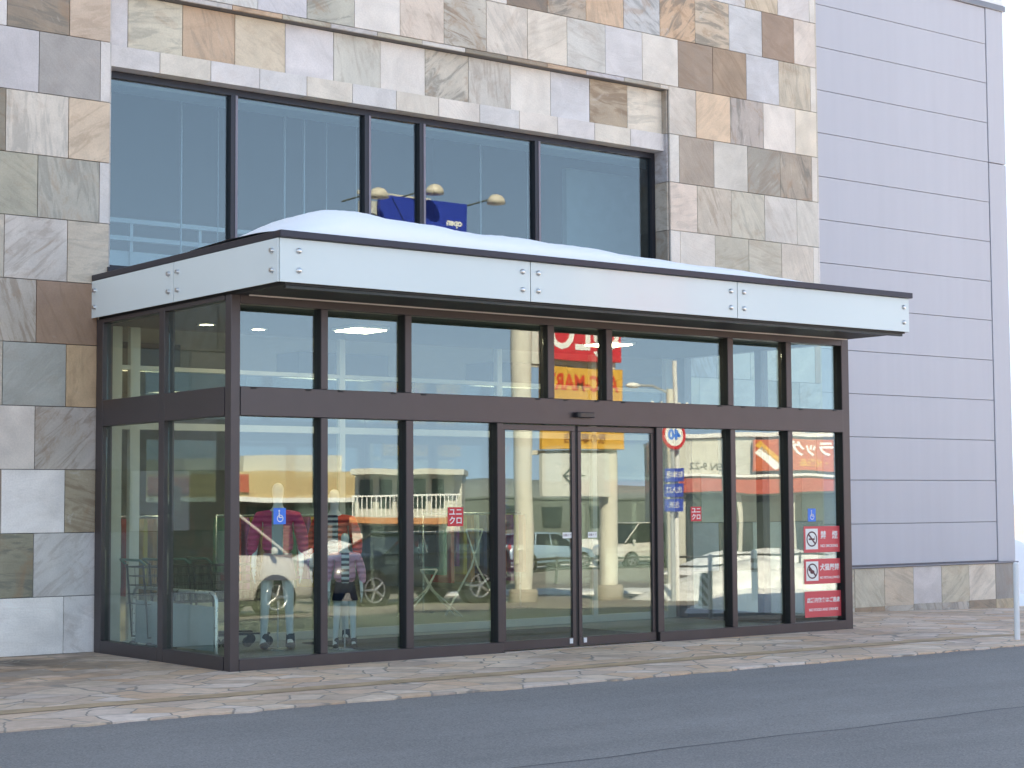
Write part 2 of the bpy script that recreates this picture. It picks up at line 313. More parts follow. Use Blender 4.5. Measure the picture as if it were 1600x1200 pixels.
def snow_mat(name, c, dirt=.0):
    m, n, b, L = nodes_mat(name)
    tc = N(n, 'ShaderNodeTexCoord'); no = N(n, 'ShaderNodeTexNoise'); no.inputs['Scale'].default_value = 3.5; no.inputs['Detail'].default_value = 12; no.inputs['Roughness'].default_value = .6; L(tc.outputs['Object'], no.inputs['Vector'])
    r = ramp(n, [(.3, tuple(x * (1 - dirt) for x in c)), (.6, c)]); L(no.outputs['Fac'], r.inputs[0]); L(r.outputs[0], b.inputs['Base Color'])
    b.inputs['Roughness'].default_value = .7; b.inputs['Subsurface Weight'].default_value = .0
    bp = N(n, 'ShaderNodeBump'); bp.inputs['Strength'].default_value = .35; bp.inputs['Distance'].default_value = .03
    L(no.outputs['Fac'], bp.inputs['Height']); L(bp.outputs[0], b.inputs['Normal']); return m
SNOW = snow_mat('clean_snow', (.90, .885, .88)); SNOWD = snow_mat('dirty_snow', (.74, .75, .76), .35)

def siding_mat():
    m, n, b, L = nodes_mat('lavender_metal_panel')
    tc = N(n, 'ShaderNodeTexCoord'); no = N(n, 'ShaderNodeTexNoise'); no.inputs['Scale'].default_value = .6; no.inputs['Detail'].default_value = 4
    mp = N(n, 'ShaderNodeMapping'); mp.inputs['Scale'].default_value = (1, 1, .35); L(tc.outputs['Object'], mp.inputs[0]); L(mp.outputs[0], no.inputs['Vector'])
    r = ramp(n, [(.3, (.455, .455, .50)), (.7, (.475, .475, .52))]); L(no.outputs['Fac'], r.inputs[0]); L(r.outputs[0], b.inputs['Base Color'])
    b.inputs['Roughness'].default_value = .5
    n2 = N(n, 'ShaderNodeTexNoise'); n2.inputs['Scale'].default_value = 1.1; n2.inputs['Detail'].default_value = 2; m3 = N(n, 'ShaderNodeMapping'); m3.inputs['Scale'].default_value = (1.2, 1, .5); L(tc.outputs['Object'], m3.inputs[0]); L(m3.outputs[0], n2.inputs['Vector'])
    bp = N(n, 'ShaderNodeBump'); bp.inputs['Strength'].default_value = .6; bp.inputs['Distance'].default_value = .02; L(n2.outputs['Fac'], bp.inputs['Height']); L(bp.outputs[0], b.inputs['Normal'])
    # faint rain streaks and dust towards the foot of the wall
    st = N(n, 'ShaderNodeTexNoise'); st.inputs['Scale'].default_value = 5; st.inputs['Detail'].default_value = 4; m4 = N(n, 'ShaderNodeMapping'); m4.inputs['Scale'].default_value = (1.5, 1, .06); L(tc.outputs['Object'], m4.inputs[0]); L(m4.outputs[0], st.inputs['Vector'])
    sm_ = N(n, 'ShaderNodeMapRange', i1=.35, i2=.75, i3=1.015, i4=.975); L(st.outputs['Fac'], sm_.inputs[0])
    vs_ = N(n, 'ShaderNodeVectorMath', operation='SCALE'); L(r.outputs[0], vs_.inputs[0]); L(sm_.outputs[0], vs_.inputs['Scale']); L(vs_.outputs[0], b.inputs['Base Color'])
    return m
SIDING = siding_mat()

# ------------------------------------------------------------------ ground levels
def G(x, y):
    a = max(0, -y - 2.9); b = max(0, x - 8.8)
    return max(-1.25, -(0.03 * min(a, 12) + .01 * max(0, a - 12)) - (.022 * min(b, 7.5) + .01 * max(0, b - 7.5)) - (.02 if y < -2.895 else 0))
def grid(name, xs, ys, zf, m, parent=None, skip=None):
    b = MB(); vs = [(x, y, zf(x, y)) for y in ys for x in xs]; w = len(xs)
    fs = [(j * w + i, j * w + i + 1, (j + 1) * w + i + 1, (j + 1) * w + i) for j in range(len(ys) - 1) for i in range(w - 1)
          if not (skip and skip((xs[i] + xs[i + 1]) / 2, (ys[j] + ys[j + 1]) / 2))]
    b.add(vs, fs, True); return b.build(name, m, parent, fix=False)
def rng(a, b, s):
    n = max(1, round((b - a) / s)); return [a + (b - a) * i / n for i in range(n + 1)]

xs = [-900, -400, -150, -60, -30] + rng(-14, 26, 1.0) + rng(30, 60, 5) + [80, 120, 200, 400, 900]
ys = [-900, -400, -200, -120, -90] + rng(-70, -20, 5) + rng(-15, -3, 1) + [-2.9, -2.6, 3, 20, 40, 80, 150, 400, 900]
gl_ = grid('ground', xs, ys, lambda x, y: (G(x, y) if y < -2.8 else G(x, -2.95) - .12), ASPHALT); tag(gl_, kind='structure')
# newer strip of asphalt beyond the paving seam
def seam_y(x): return -6.10 + .02 * math.sin(x * 2.1) + .012 * math.sin(x * 5.3 + 1)
sx_ = rng(-14, 10, .25)
b = MB(); nx = len(sx_)
b.add([(x, seam_y(x) - .006, G(x, seam_y(x)) + .004) for x in sx_] + [(x, -11 + 0 * x, G(x, -11) + .004) for x in sx_],
      [(i, nx + i, nx + i + 1, i + 1) for i in range(nx - 1)])
tag(b.build('asphalt_patch', ASPHALT2, fix=False), kind='structure')
b = MB()
b.add([(x, seam_y(x) + .009, G(x, seam_y(x)) + .007) for x in sx_] + [(x, seam_y(x) - .010, G(x, seam_y(x)) + .007) for x in sx_],
      [(i, nx + i, nx + i + 1, i + 1) for i in range(nx - 1)])
tag(b.build('asphalt_seam', mat('tar_seam', (.03, .03, .034), .7), fix=False), kind='structure')

# pavement with a ragged front edge
def pav(x, y): return G(x, y) if y > -2.89 else G(x, -2.88)
def edge(x): return -2.9 + .035 * math.sin(x * 3.1) * math.sin(x * 1.7 + .5) + .02 * math.sin(x * 9.7) + .013 * math.sin(x * 23)
px_ = rng(-14, 24, .08); b = MB(); rows = [None, -2.7, -2.3, -1.5, -.5, 0.5, 2, 3.4]; w = len(px_)
vs = [(x, edge(x), pav(x, -2.8) - .16) for x in px_] + [(x, edge(x), pav(x, -2.8) - .006) for x in px_] + [(x, edge(x) + .02, pav(x, -2.8)) for x in px_]
for y in rows[1:]: vs += [(x, y, pav(x, y)) for x in px_]
nr = len(vs) // w
b.add(vs, [(j * w + i, j * w + i + 1, (j + 1) * w + i + 1, (j + 1) * w + i) for j in range(nr - 1) for i in range(w - 1)])
tag(b.build('pavement', PAVING, fix=False), kind='structure')
# the brown tile band let into the pavement
b = MB(); xs2 = rng(-14, 24, .5); w = len(xs2)
b.add([(x, -1.98, pav(x, -2) + .004) for x in xs2] + [(x, -1.72, pav(x, -2) + .004) for x in xs2], [(i, i + 1, w + i + 1, w + i) for i in range(w - 1)])
tag(b.build('paving_band', mat('brown_band', (.46, .31, .19), .75, 0, .28, 4, .3, 60), fix=False), kind='structure')

# ------------------------------------------------------------------ the store building
D = 3.09; TOP = 10.3; XL = -14.0; XS = 11.67; XE = 16.32
bld = empty('store_building', (4, D, 0), 0, 'two storey store building clad in mixed stone tiles with a lavender metal panelled wing', 'building')
def under(o, parent):
    o.parent = parent; bpy.context.view_layer.update(); o.matrix_parent_inverse = parent.matrix_world.inverted(); return o
def wpart(b, name, m, parent): return under(b.build(name, m), parent)

PAL = [(205, 200, 192), (198, 196, 196), (188, 186, 190), (180, 180, 192), (165, 162, 155), (150, 148, 148), (200, 185, 165), (190, 160, 135),
       (135, 118, 100), (212, 208, 205), (176, 172, 160), (200, 196, 186), (120, 112, 98)]
# (row, left joint): colour seen, vein strength
TT = {}
def row(k, x0, items, step=.68):
    for i, (c, v) in enumerate(items): TT[(k, round(x0 + i * step, 2))] = (c, v)
# left of the entrance, joints every .72 from -1.05 / -.69
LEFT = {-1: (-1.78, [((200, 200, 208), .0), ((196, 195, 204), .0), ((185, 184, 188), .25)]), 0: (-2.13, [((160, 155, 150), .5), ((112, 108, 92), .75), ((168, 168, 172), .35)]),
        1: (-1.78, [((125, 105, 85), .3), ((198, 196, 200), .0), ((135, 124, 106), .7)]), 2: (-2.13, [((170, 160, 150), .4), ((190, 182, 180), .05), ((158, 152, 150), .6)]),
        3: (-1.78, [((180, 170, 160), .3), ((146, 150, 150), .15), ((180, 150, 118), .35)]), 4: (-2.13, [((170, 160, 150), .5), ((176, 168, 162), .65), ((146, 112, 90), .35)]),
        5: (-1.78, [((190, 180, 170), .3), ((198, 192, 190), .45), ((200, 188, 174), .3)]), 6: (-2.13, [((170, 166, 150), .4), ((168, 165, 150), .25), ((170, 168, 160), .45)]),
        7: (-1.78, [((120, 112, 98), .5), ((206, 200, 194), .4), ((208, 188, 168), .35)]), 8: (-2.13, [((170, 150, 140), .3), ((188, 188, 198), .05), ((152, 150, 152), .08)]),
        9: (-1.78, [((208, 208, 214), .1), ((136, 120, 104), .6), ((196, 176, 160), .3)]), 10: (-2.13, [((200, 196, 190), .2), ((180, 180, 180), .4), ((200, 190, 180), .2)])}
RIGHT = {9: (8.83 - .34, [((200, 195, 190), .2), ((216, 190, 165), .2), ((168, 160, 158), .75), ((214, 210, 208), .0), ((212, 206, 196), .0), ((216, 196, 182), .55)]),
         8: (8.15, [((205, 205, 205), .1), ((158, 146, 136), .2), ((196, 195, 192), .05), ((144, 142, 136), .45), ((160, 148, 136), .85), ((210, 208, 205), 0)]),
         7: (8.83 - .34, [((214, 200, 192), .3), ((186, 178, 168), .5), ((190, 188, 178), .35), ((198, 198, 198), .2), ((196, 196, 194), .15), ((200, 196, 190), .2)]),
         6: (8.15, [((214, 210, 208), .0), ((212, 208, 205), .0), ((178, 176, 165), .3), ((186, 184, 174), .3), ((204, 198, 192), .2), ((208, 208, 208), 0)]),
         5: (8.83 - .34, [((190, 185, 175), .3), ((198, 190, 184), .4), ((176, 170, 160), .3), ((206, 204, 200), .1), ((170, 160, 150), .4), ((196, 192, 186), .2)]),
         10: (.67, [((190, 188, 180), .5), ((198, 202, 205), .3), ((200, 202, 214), .1), ((182, 184, 176), .6), ((214, 212, 212), .0), ((208, 196, 188), .35), ((184, 182, 176), .85), ((208, 202, 196), .3),
              ((214, 208, 200), .2), ((200, 202, 202), .25), ((202, 204, 212), .1), ((212, 210, 208), .0), ((142, 122, 106), .3), ((150, 126, 104), .4), ((188, 194, 206), .1), ((188, 180, 166), .4), ((210, 208, 205), 0)]),
         11: (.33 + .68 * 3, [((200, 200, 200), .3), ((190, 190, 190), .3), ((205, 205, 208), .1), ((208, 206, 205), .1), ((210, 208, 208), .1), ((120, 100, 84), .6), ((168, 156, 144), .8), ((208, 178, 152), .3), ((186, 192, 200), .6),
              ((200, 168, 140), .85), ((192, 176, 158), .8), ((190, 196, 206), .15), ((146, 122, 106), .3), ((212, 204, 200), .15)]),
         12: (8.83 - .68 * 4, [((190, 185, 178), .3), ((150, 140, 130), .4), ((204, 200, 196), .2), ((186, 190, 198), .3), ((196, 198, 204), .3), ((196, 200, 208), .3), ((204, 190, 170), .4), ((200, 200, 206), .1), ((206, 206, 206), 0)])}
RECESS = [((206, 206, 214), .05), ((200, 196, 182), .45), ((192, 164, 140), .35), ((204, 192, 174), .25), ((208, 208, 216), .0), ((196, 198, 194), .35), ((212, 210, 210), .0), ((188, 184, 176), .75),
          ((192, 192, 190), .4), ((216, 214, 212), .0), ((200, 204, 214), .05), ((168, 152, 132), .8), ((212, 206, 196), .35), ((186, 192, 206), .0)]
ZR = lambda k: 0 if k < 0 else (.62 + .686 * k if k < 20 else 99)
def clip(rects, hole):
    out = []
    hx0, hx1, hz0, hz1 = hole
    for x0, x1, z0, z1 in rects:
        if x1 <= hx0 or x0 >= hx1 or z1 <= hz0 or z0 >= hz1: out.append((x0, x1, z0, z1)); continue
        if x0 < hx0: out.append((x0, hx0, z0, z1))
        if x1 > hx1: out.append((hx1, x1, z0, z1))
        a, c = max(x0, hx0), min(x1, hx1)
        if z0 < hz0: out.append((a, c, z0, hz0))
        if z1 > hz1: out.append((a, c, hz1, z1))
    return [q for q in out if q[1] - q[0] > .02 and q[3] - q[2] > .02]
class Tiles:
    def __init__(s): s.b = MB(); s.c = []; s.r = []
    def tile(s, x0, x1, z0, z1, yf, th, col, vein, rnd, axis='y'):
        g = .0036; n0 = len(s.b.f)
        j = random.uniform(-.0018, .0018)
        if axis == 'y': s.b.bbox(x0 + g, x1 - g, yf + j, yf + th, z0 + g, z1 - g, .003)
        elif axis == 'x': s.b.bbox(yf, yf + th, x0 + g, x1 - g, z0 + g, z1 - g, .003)
        else: s.b.bbox(x0 + g, x1 - g, z0 + g, z1 - g, yf, yf + th, .003)
        k = len(s.b.f) - n0
        vein *= .85
        lc = [(v * .84 + .085) * k_ for v, k_ in zip(lin(col), (1.13, 1.04, .94))]
        s.c += [(*lc, vein)] * k; s.r += [rnd] * k
    def build(s, name, parent):
        o = s.b.build(name, STONE, fix=False); me = o.data
        a = me.attributes.new('tile', 'FLOAT_COLOR', 'FACE'); a.data.foreach_set('color', [q for c in s.c for q in c])
        v = me.attributes.new('rnd', 'FLOAT_VECTOR', 'FACE'); v.data.foreach_set('vector', [q for c in s.r for q in c])
        return under(o, parent)
WX0, WX1, WZ0, WZ1 = .15, 8.65, 4.25, 7.42
T = Tiles(); rr = random.Random(3)
for k in range(-1, 14):
    z0, z1 = ZR(k), min(ZR(k + 1), TOP)
    joints = []
    # left field (tiles .72 wide) up to the window edge, then .68 wide tiles
    lj, li = LEFT.get(k, (-1.78 if k % 2 else -2.13, []))
    x = lj - .72 * 17
    while x < -.1:
        i = round((x - lj) / .72); c = li[i] if 0 <= i < len(li) else (rr.choice(PAL), rr.choice([0, .1, .3, .5, .7]))
        joints.append((x, min(x + .72, .15 if k > -5 else x), c)); x += .72
    if joints[-1][1] < .14: joints.append((joints[-1][1], .15, ((206, 205, 208), .05)))
    rj, ri = RIGHT.get(k, (8.83 - (.34 if k % 2 else .68), []))
    x = rj - .68 * math.ceil((rj - .15) / .68)
    if k >= 10 or k == 99: pass
    while x < XS:
        i = round((x - rj) / .68); c = ri[i] if 0 <= i < len(ri) else (rr.choice(PAL), rr.choice([0, .1, .3, .5]))
        a, e = max(x, .15), min(x + .68, XS)
        if e - a > .03: joints.append((a, e, c))
        x += .68
    for a, e, (c, v) in joints:
        if a >= XL + .01:
            pcs = clip([(a, e, z0, z1)], (WX0, WX1, WZ0, WZ1)); pcs2 = []
            for q in pcs: pcs2 += clip([q], (.02, 8.81, -.1, 3.62))
            rnd = (rr.random(), rr.random(), rr.random())
            if a < 0 and k < 4: c = tuple(min(246, q * [1.24, 1.24, 1.22, 1.16, 1.10][k + 1]) for q in c)  # lower left rows coloured lighter to offset light blocked by the vestibule
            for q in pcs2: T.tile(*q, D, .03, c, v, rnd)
# stone returns in the window opening (reveals), sunk row over the window
for k in range(5, 11):
    z0, z1 = max(ZR(k), WZ0), min(ZR(k + 1), WZ1)
    if z1 - z0 > .03:
        T.tile(D + .03, D + .34, z0, z1, WX1 - .03, .027, rr.choice([(150, 142, 134), (165, 168, 180), (178, 172, 165)]), .5, (rr.random(), rr.random(), .3), 'x')
        T.tile(D + .03, D + .34, z0, z1, WX0, .027, (190, 190, 195), .2, (rr.random(), rr.random(), .3), 'x')
for i in range(14):
    c, v = RECESS[i]; a = WX0 if i == 0 else .385 + .685 * (i - 1); a = [WX0, .42][i] if i < 2 else 1.11 + .6865 * (i - 2)
    e = [.42, 1.11][i] if i < 2 else min(1.11 + .6865 * (i - 1), WX1)
    if i < 13 or e - a > .03: T.tile(a, e, 6.80, WZ1 - .004, D + .13, .03, c, v, (rr.random(), rr.random(), rr.random()))
# pale lintel band over the window
for i in range(13):
    a = WX0 + .654 * i; T.tile(a, min(a + .654, WX1 - .0), 6.55, 6.80, D + .09, .25, rr.choice([(206, 206, 212), (214, 210, 208), (204, 206, 212), (210, 206, 200)]), .08, (rr.random(), .9, rr.random()))
# corner return of the stone against the wing
for k in range(-1, 14):
    T.tile(D, D + .10, ZR(k), min(ZR(k + 1), TOP), XS, .03, rr.choice([(206, 206, 212), (190, 186, 180)]), .1, (rr.random(), .5, rr.random()), 'x')
T.build('stone_cladding', bld)
# core walls behind the cladding, with the openings left free
b = MB()
for x0, x1, z0, z1 in clip(clip([(XL, XS, 0, TOP)], (WX0, WX1, WZ0, WZ1)), (.02, 8.81, -.1, 3.62)): b.box(x0, x1, D + .032, D + .30, z0 - (.2 if z0 == 0 else 0), z1)
b.box(WX0, WX1, D + .165, D + .30, 6.81, WZ1)
b.box(XL, XL + .3, D + .3, D + 22, 0, TOP); b.box(XS - .3, XS, D + .3, D + 22, 0, TOP); b.box(XL + .3, XS - .3, D + 21.7, D + 22, 0, TOP)
wpart(b, 'wall_core', mat('mortar', (.16, .15, .145), .9), bld)
b = MB(); b.box(XL + .01, XS - .01, D + .31, D + 21.6, TOP - .35, TOP - .05); wpart(b, 'roof', mat('roof_grey', (.3, .3, .32), .8), bld)
b = MB(); b.box(XL - .04, XS + .06, D - .04, D + .34, TOP, TOP + .08); wpart(b, 'coping', mat('coping_metal', (.45, .46, .48), .4, .6), bld)

# metal panelled wing: panels laid on a backing, joints left open
ZJ = [.62, 1.25, 1.92, 2.58, 3.24, 3.90, 4.56, 5.21, 5.87, 6.53, 7.20, 7.86, 8.53, 9.19, 9.80]
YW = D + .06
b = MB(); b.box(XS + .03, XE - .02, YW + .04, YW + .25, .6, 9.80); b.box(XE - .30, XE - .02, YW + .25, D + 20, .3, 9.8)
wpart(b, 'wing_core', mat('joint_backing_grey', (.26, .26, .30), .8), bld)
b = MB(); b.mi = 0
for z0, z1 in zip(ZJ[:-1], ZJ[1:]): b.bbox(XS + .031, 15.86, YW, YW + .045, z0 + .004, z1 - .004, .004)
wpart(b, 'wall_panels', SIDING, bld)
b = MB()
for z0, z1 in ((.60, 7.19), (7.205, 9.80)): b.bbox(15.875, XE, YW - .012, YW + .045, z0, z1, .006); b.bbox(XE - .02, XE + .012, YW + .046, D + 20, z0, z1, .006)
wpart(b, 'corner_trim', SIDING, bld)
b = MB(); b.bbox(XS + .03, XE + .05, YW - .04, YW + .35, 9.80, 9.90, .008)
wpart(b, 'wing_fascia', mat('grey_flashing', (.22, .23, .26), .5, .2), bld)
b = MB(); b.bbox(XS + .03, XE + .03, YW - .02, YW + .40, 9.902, 10.16, .01); b.box(XS + .01, XE, YW + .4, D + 20, 9.6, 9.8)
wpart(b, 'wing_coping', WHITEP, bld)
b = MB(); b.bbox(XS + .031, XE + .04, YW - .045, YW + .2, .575, .598, .004); wpart(b, 'drip_flashing', mat('flashing_grey', (.25, .25, .28), .5, .4), bld)
# stone plinth under the wing
T = Tiles(); x = XS + .03; i = 0
pc = [((176, 174, 165), .3), ((186, 184, 172), .3), ((190, 178, 164), .3), ((190, 190, 198), .05), ((184, 180, 166), .35), ((206, 200, 192), .3), ((140, 140, 142), .2), ((168, 164, 158), .3)]
pb = [((188, 186, 180), .2), ((150, 128, 106), .4), ((170, 168, 165), .4), ((160, 158, 156), .5), ((172, 168, 166), .7), ((150, 132, 114), .6), ((182, 166, 142), .4), ((168, 164, 156), .5), ((204, 202, 206), .0)]
while x < XE:
    e = min(x + .68, XE)
    T.tile(x, e, .0 if e < 13 else -.02, .572, YW - .02, .05, *pc[i % 8], (rr.random(), rr.random(), rr.random()))
    T.tile(x, e, -.30, -.0, YW - .02, .05, *pb[i % 9], (rr.random(), rr.random(), rr.random())); x += .68; i += 1
y = YW + .03
while y < D + 6:
    T.tile(y, y + .68, -.3, .572, XE - .005, .045, *rr.choice(pc), (rr.random(), rr.random(), rr.random()), 'x'); y += .68
T.build('plinth', bld)
b = MB(); b.box(XS + .02, XE - .01, YW + .032, YW + .3, -.4, .6); wpart(b, 'plinth_core', MATS['mortar'], bld)

# upper window
YG = D + .30
WIN = [(.17, 1.86), (1.86, 3.75), (3.75, 4.59), (4.59, 6.48), (6.48, 8.63)]
b = MB()
b.box(.18, 8.615, YG - .02, YG + .10, 6.47, 6.548); b.box(.18, 8.615, YG - .02, YG + .10, WZ0, WZ0 + .07)
b.box(.18, .22, YG - .02, YG + .10, WZ0 + .07, 6.47); b.box(8.55, 8.615, YG - .02, YG + .10, WZ0 + .07, 6.47)
for x in (1.865, 3.755, 4.59, 6.475): b.box(x - .045, x + .045, YG - .04, YG + .10, WZ0 + .07, 6.47)
wfr = wpart(b, 'upper_window', mat('window_frame_black', (.03, .03, .038), .35, .4), bld)
for x in (1.865, 3.755, 4.59, 6.475):
  b = MB(); b.box(x + .012, x + .044, YG - .047, YG - .042, WZ0 + .07, 6.47)
  wpart(b, 'mullion_cap', mat('cap_grey', (.20, .18, .21), .4, .4), wfr)
xe = [.22, 1.82, 1.91, 3.71, 3.80, 4.545, 4.635, 6.43, 6.52, 8.55]
for i in range(5):
    b = MB(); b.box(xe[2 * i], xe[2 * i + 1], YG + .02, YG + .03, WZ0 + .07, 6.47); wpart(b, 'pane', GLASS_UP, wfr)
b = MB()   # window sill
b.box(WX0 - .02, WX1 + .02, D - .03, YG + .1, WZ0 - .06, WZ0 + .002); wpart(b, 'window_sill', MATS['window_frame_black'], bld)

# upper floor seen through the window: a dim room, slim hanging rods, a white guard rail
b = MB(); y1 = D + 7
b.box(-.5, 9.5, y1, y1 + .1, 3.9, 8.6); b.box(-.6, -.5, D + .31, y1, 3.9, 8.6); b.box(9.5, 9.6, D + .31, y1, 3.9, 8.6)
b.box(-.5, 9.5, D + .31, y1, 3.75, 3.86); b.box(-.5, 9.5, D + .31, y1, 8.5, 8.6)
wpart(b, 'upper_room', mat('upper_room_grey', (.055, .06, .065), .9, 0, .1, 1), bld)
b = MB(); b.box(.0, 9.3, D + .5, D + .9, 6.46, 6.75); wpart(b, 'blind_box', mat('blind_grey', (.42, .48, .50), .7), bld)
b = MB(); b.box(8.0, 9.4, 4.6, 4.7, 4.0, 6.46); wpart(b, 'side_curtain', mat('curtain_teal', (.30, .36, .36), .8), bld)
gr = empty('guard_rail', (2, 5, 3.86), 0, 'white guard rail behind the left end of the upper window', 'railing')
b = MB()
for z in (4.90, 5.12): b.box(.4, 3.3, 4.98, 5.02, z - .028, z + .028)
for x in (.42, 1.35, 2.3, 3.28): b.box(x - .02, x + .02, 5.022, 5.05, 3.86, 5.15)
under(b.build('rail', WHITEP), gr)
b = MB(); b.box(.45, 2.2, 5.06, 5.1, 4.0, 4.75); under(b.build('infill_panel', WHITEP), gr)
for i, x in enumerate((1.76, 2.27, 3.23, 3.52, 3.86, 4.32, 6.37, 7.2)):
    b = MB(); b.cyl((x, 4.5, 4.1), (x, 4.5, 7.6), .011 if i in (0, 3, 2, 6) else .005, n=8)
    tag(b.build('hanging_rod', mat('rod_white', (.6, .66, .7), .5)), 'slim pale rod behind the upper window, ' + ['first from the left', 'second from the left', 'third from the left', 'fourth from the left', 'fifth from the left', 'sixth from the left', 'second from the right', 'farthest right'][i], 'rod', 'rods hanging behind the upper window')

# ------------------------------------------------------------------ glazed entrance vestibule with its canopy
VW = 8.83
ves = empty('entrance_vestibule', (VW / 2, 1.5, 0), 0, 'projecting glass entrance with dark bronze frames under a frosted glass canopy', 'entrance')
def vp(b, name, m, parent=None): return under(b.build(name, m), parent or ves)
FT = 3.645     # underside of the soffit
FR = .14       # frame depth
PG_ = .077
def post(x0, x1, z0=0.0, z1=FT, y0=0.0, y1=FR, name='mullion'):
    b = MB(); b.bbox(x0, x1, y0, y1, z0, z1, .004); return vp(b, name, BRONZE)
post(0, .10, y1=.12, name='corner_post'); post(VW - .13, VW, y1=.14, name='corner_post')
UP = [(1.02, 1.10), (2.04, 2.12), (3.94, 4.03), (4.79, 4.88), (6.70, 6.79), (7.70, 7.79)]
for a, e in UP: post(a, e, 2.752, 3.56)
LO = [(1.02, 1.10), (2.05, 2.14), (3.235, 3.31), (5.54, 5.63), (6.73, 6.81), (7.71, 7.79)]
for a, e in LO: post(a, e, .115, 2.463)
b = MB(); b.bbox(.102, VW - .132, -.012, FR + .02, 2.465, 2.75, .005); vp(b, 'transom', BRONZE)
b = MB(); b.bbox(.102, VW - .132, .0, FR, 3.562, FT, .004); vp(b, 'head_rail', BRONZE)
for a, e in ((.102, 3.30), (5.56, VW - .132)):
    b = MB(); b.bbox(a, e, -.004, FR, -.02, .113, .004); vp(b, 'sill_rail', BRONZE)
b = MB(); b.box(3.302, 5.558, -.03, FR + .1, -.02, .012); vp(b, 'threshold', mat('threshold_steel', (.35, .34, .33), .35, .9))
for grp, z0, z1 in ((UP, 2.753, 3.56), (LO, .116, 2.462)):
    for a, e in grp + [(VW - .13, VW)]:
        b = MB(); b.box(a - .006, a - .0005, .006, PG_, z0, z1); vp(b, 'mullion_side_shade', BLACK)  # black strips paint in the shade on the mullions' left side faces
# side walls (x = 0 and x = VW)
for sx in (0, 1):
    X0 = 0 if not sx else VW - .13; X1 = .12 if not sx else VW
    for y0, y1 in ((1.42, 1.54), (2.90, 3.06)):
        b = MB(); b.bbox(X0, X1, y0, y1, .0, FT, .004); vp(b, 'side_mullion', BRONZE)
    for (a, e) in ((.142, 1.418), (1.542, 2.898)):
        for z0, z1 in ((-.02, .135), (2.465, 2.75), (3.60, FT)): b = MB(); b.bbox(X0 + .001, X1 - .001, a, e, z0, z1, .004); vp(b, 'side_rail', BRONZE)
        for z0, z1 in ((.137, 2.463), (2.752, 3.598)):
            xg = .05 if not sx else VW - .06
            b = MB(); b.box(xg, xg + .010, a + .001, e - .001, z0, z1); vp(b, 'side_pane', GLASS_SIDE if not sx else GLASS_IN)
# front panes
PG = .078
def pane(x0, x1, z0, z1, y=PG, m=None): b = MB(); b.box(x0 + .001, x1 - .001, y, y + .010, z0 + .001, z1 - .001); return vp(b, 'pane', m or GLASS)
ux = [.10] + [q for s in UP for q in s] + [VW - .13]
for i in range(0, len(ux), 2): pane(ux[i], ux[i + 1], 2.752, 3.56)
for a, e in ((.10, 1.02), (1.10, 2.05), (2.14, 3.235), (5.63, 6.73), (6.81, 7.71), (7.79, VW - .13)): pane(a, e, .115, 2.463)
# sliding doors
for a, e, s in ((3.318, 4.345, 1), (4.385, 5.535, 0)):
    b = MB(); f = .048 if s else .048; yy = .035
    b.bbox(a, e, yy, yy + .045, 2.395, 2.455, .003); b.bbox(a, e, yy, yy + .045, .018, .115, .003)
    b.bbox(a, a + f, yy, yy + .045, .117, 2.393, .003); b.bbox(e - f, e, yy, yy + .045, .117, 2.393, .003)
    dr = vp(b, 'sliding_door', BRONZE); tag(dr)
    b = MB(); b.box(a + f + .001, e - f - .001, yy + .018, yy + .028, .118, 2.392); vp(b, 'door_pane', GLASS, dr)
    b = MB(); b.box((e - .10) if s else (a + .06), (e - .06) if s else (a + .10), yy - .012, yy - .001, .05, .105); vp(b, 'floor_lock', WHITEP, dr)
b = MB(); b.box(4.347, 4.383, .045, .075, .02, 2.45); vp(b, 'door_gasket', BLACK)
b = MB(); b.bbox(4.29, 4.55, -.075, -.014, 2.545, 2.605, .008); sn = vp(b, 'door_sensor', mat('sensor_black', (.02, .02, .025), .3))
b = MB(); b.bbox(4.293, 4.335, -.082, -.076, 2.55, 2.60, .002); vp(b, 'sensor_window', BLACK, sn)
# small fixing lugs on the transom top
for a, e in [(.10, 1.02), (1.10, 2.04), (2.12, 3.94), (4.03, 4.79), (4.88, 6.70), (6.79, 7.70), (7.79, 8.70)]:
    for x in (a + .14, e - .16):
        b = MB(); b.bbox(x - .03, x + .03, -.022, -.0125, 2.728, 2.744, .003); vp(b, 'drain_cap', BLACK)
# canopy
CZ0, CZ1, CT = 3.665, 4.075, 4.145; CY = -.985
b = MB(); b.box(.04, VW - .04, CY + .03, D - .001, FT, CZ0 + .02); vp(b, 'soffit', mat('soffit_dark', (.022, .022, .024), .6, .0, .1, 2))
b = MB(); b.box(.05, VW - .05, CY + .06, D - .002, CZ0 + .02, CT - .05); vp(b, 'canopy_core', mat('canopy_core', (.25, .27, .27), .8))
b = MB()
for p in ((-.055, VW + .03, CY - .05, CY + .08), (-.055, .08, CY + .082, D - .002), (VW - .08, VW + .03, CY + .082, D - .002)): b.bbox(*p, CZ1 + .004, CT, .006)
vp(b, 'canopy_edge_trim', mat('edge_trim', (.035, .032, .045), .35, .4))
b = MB(); b.box(.1, VW - .1, CY + .083, D - .003, CT - .05, CT - .02); vp(b, 'canopy_roof', mat('roof_membrane', (.2, .21, .23), .8))
b = MB(); b.box(.16, VW - .1, -.075, -.060, FT - .014, FT - .001); vp(b, 'light_trim', mat('trim_aluminium', (.62, .58, .55), .4, .3))
b = MB(); b.box(.06, VW - .06, CY + .05, CY + .09, FT - .03, FT - .001); vp(b, 'drip_angle', mat('drip_dark', (.03, .035, .035), .4, .4))
FROST = mat('frosted_fascia_glass', (.64, .71, .71), .22, 0, .03, .7, coat=.2, spec=.4)
FE = mat('glass_edge', (.18, .30, .30), .3)
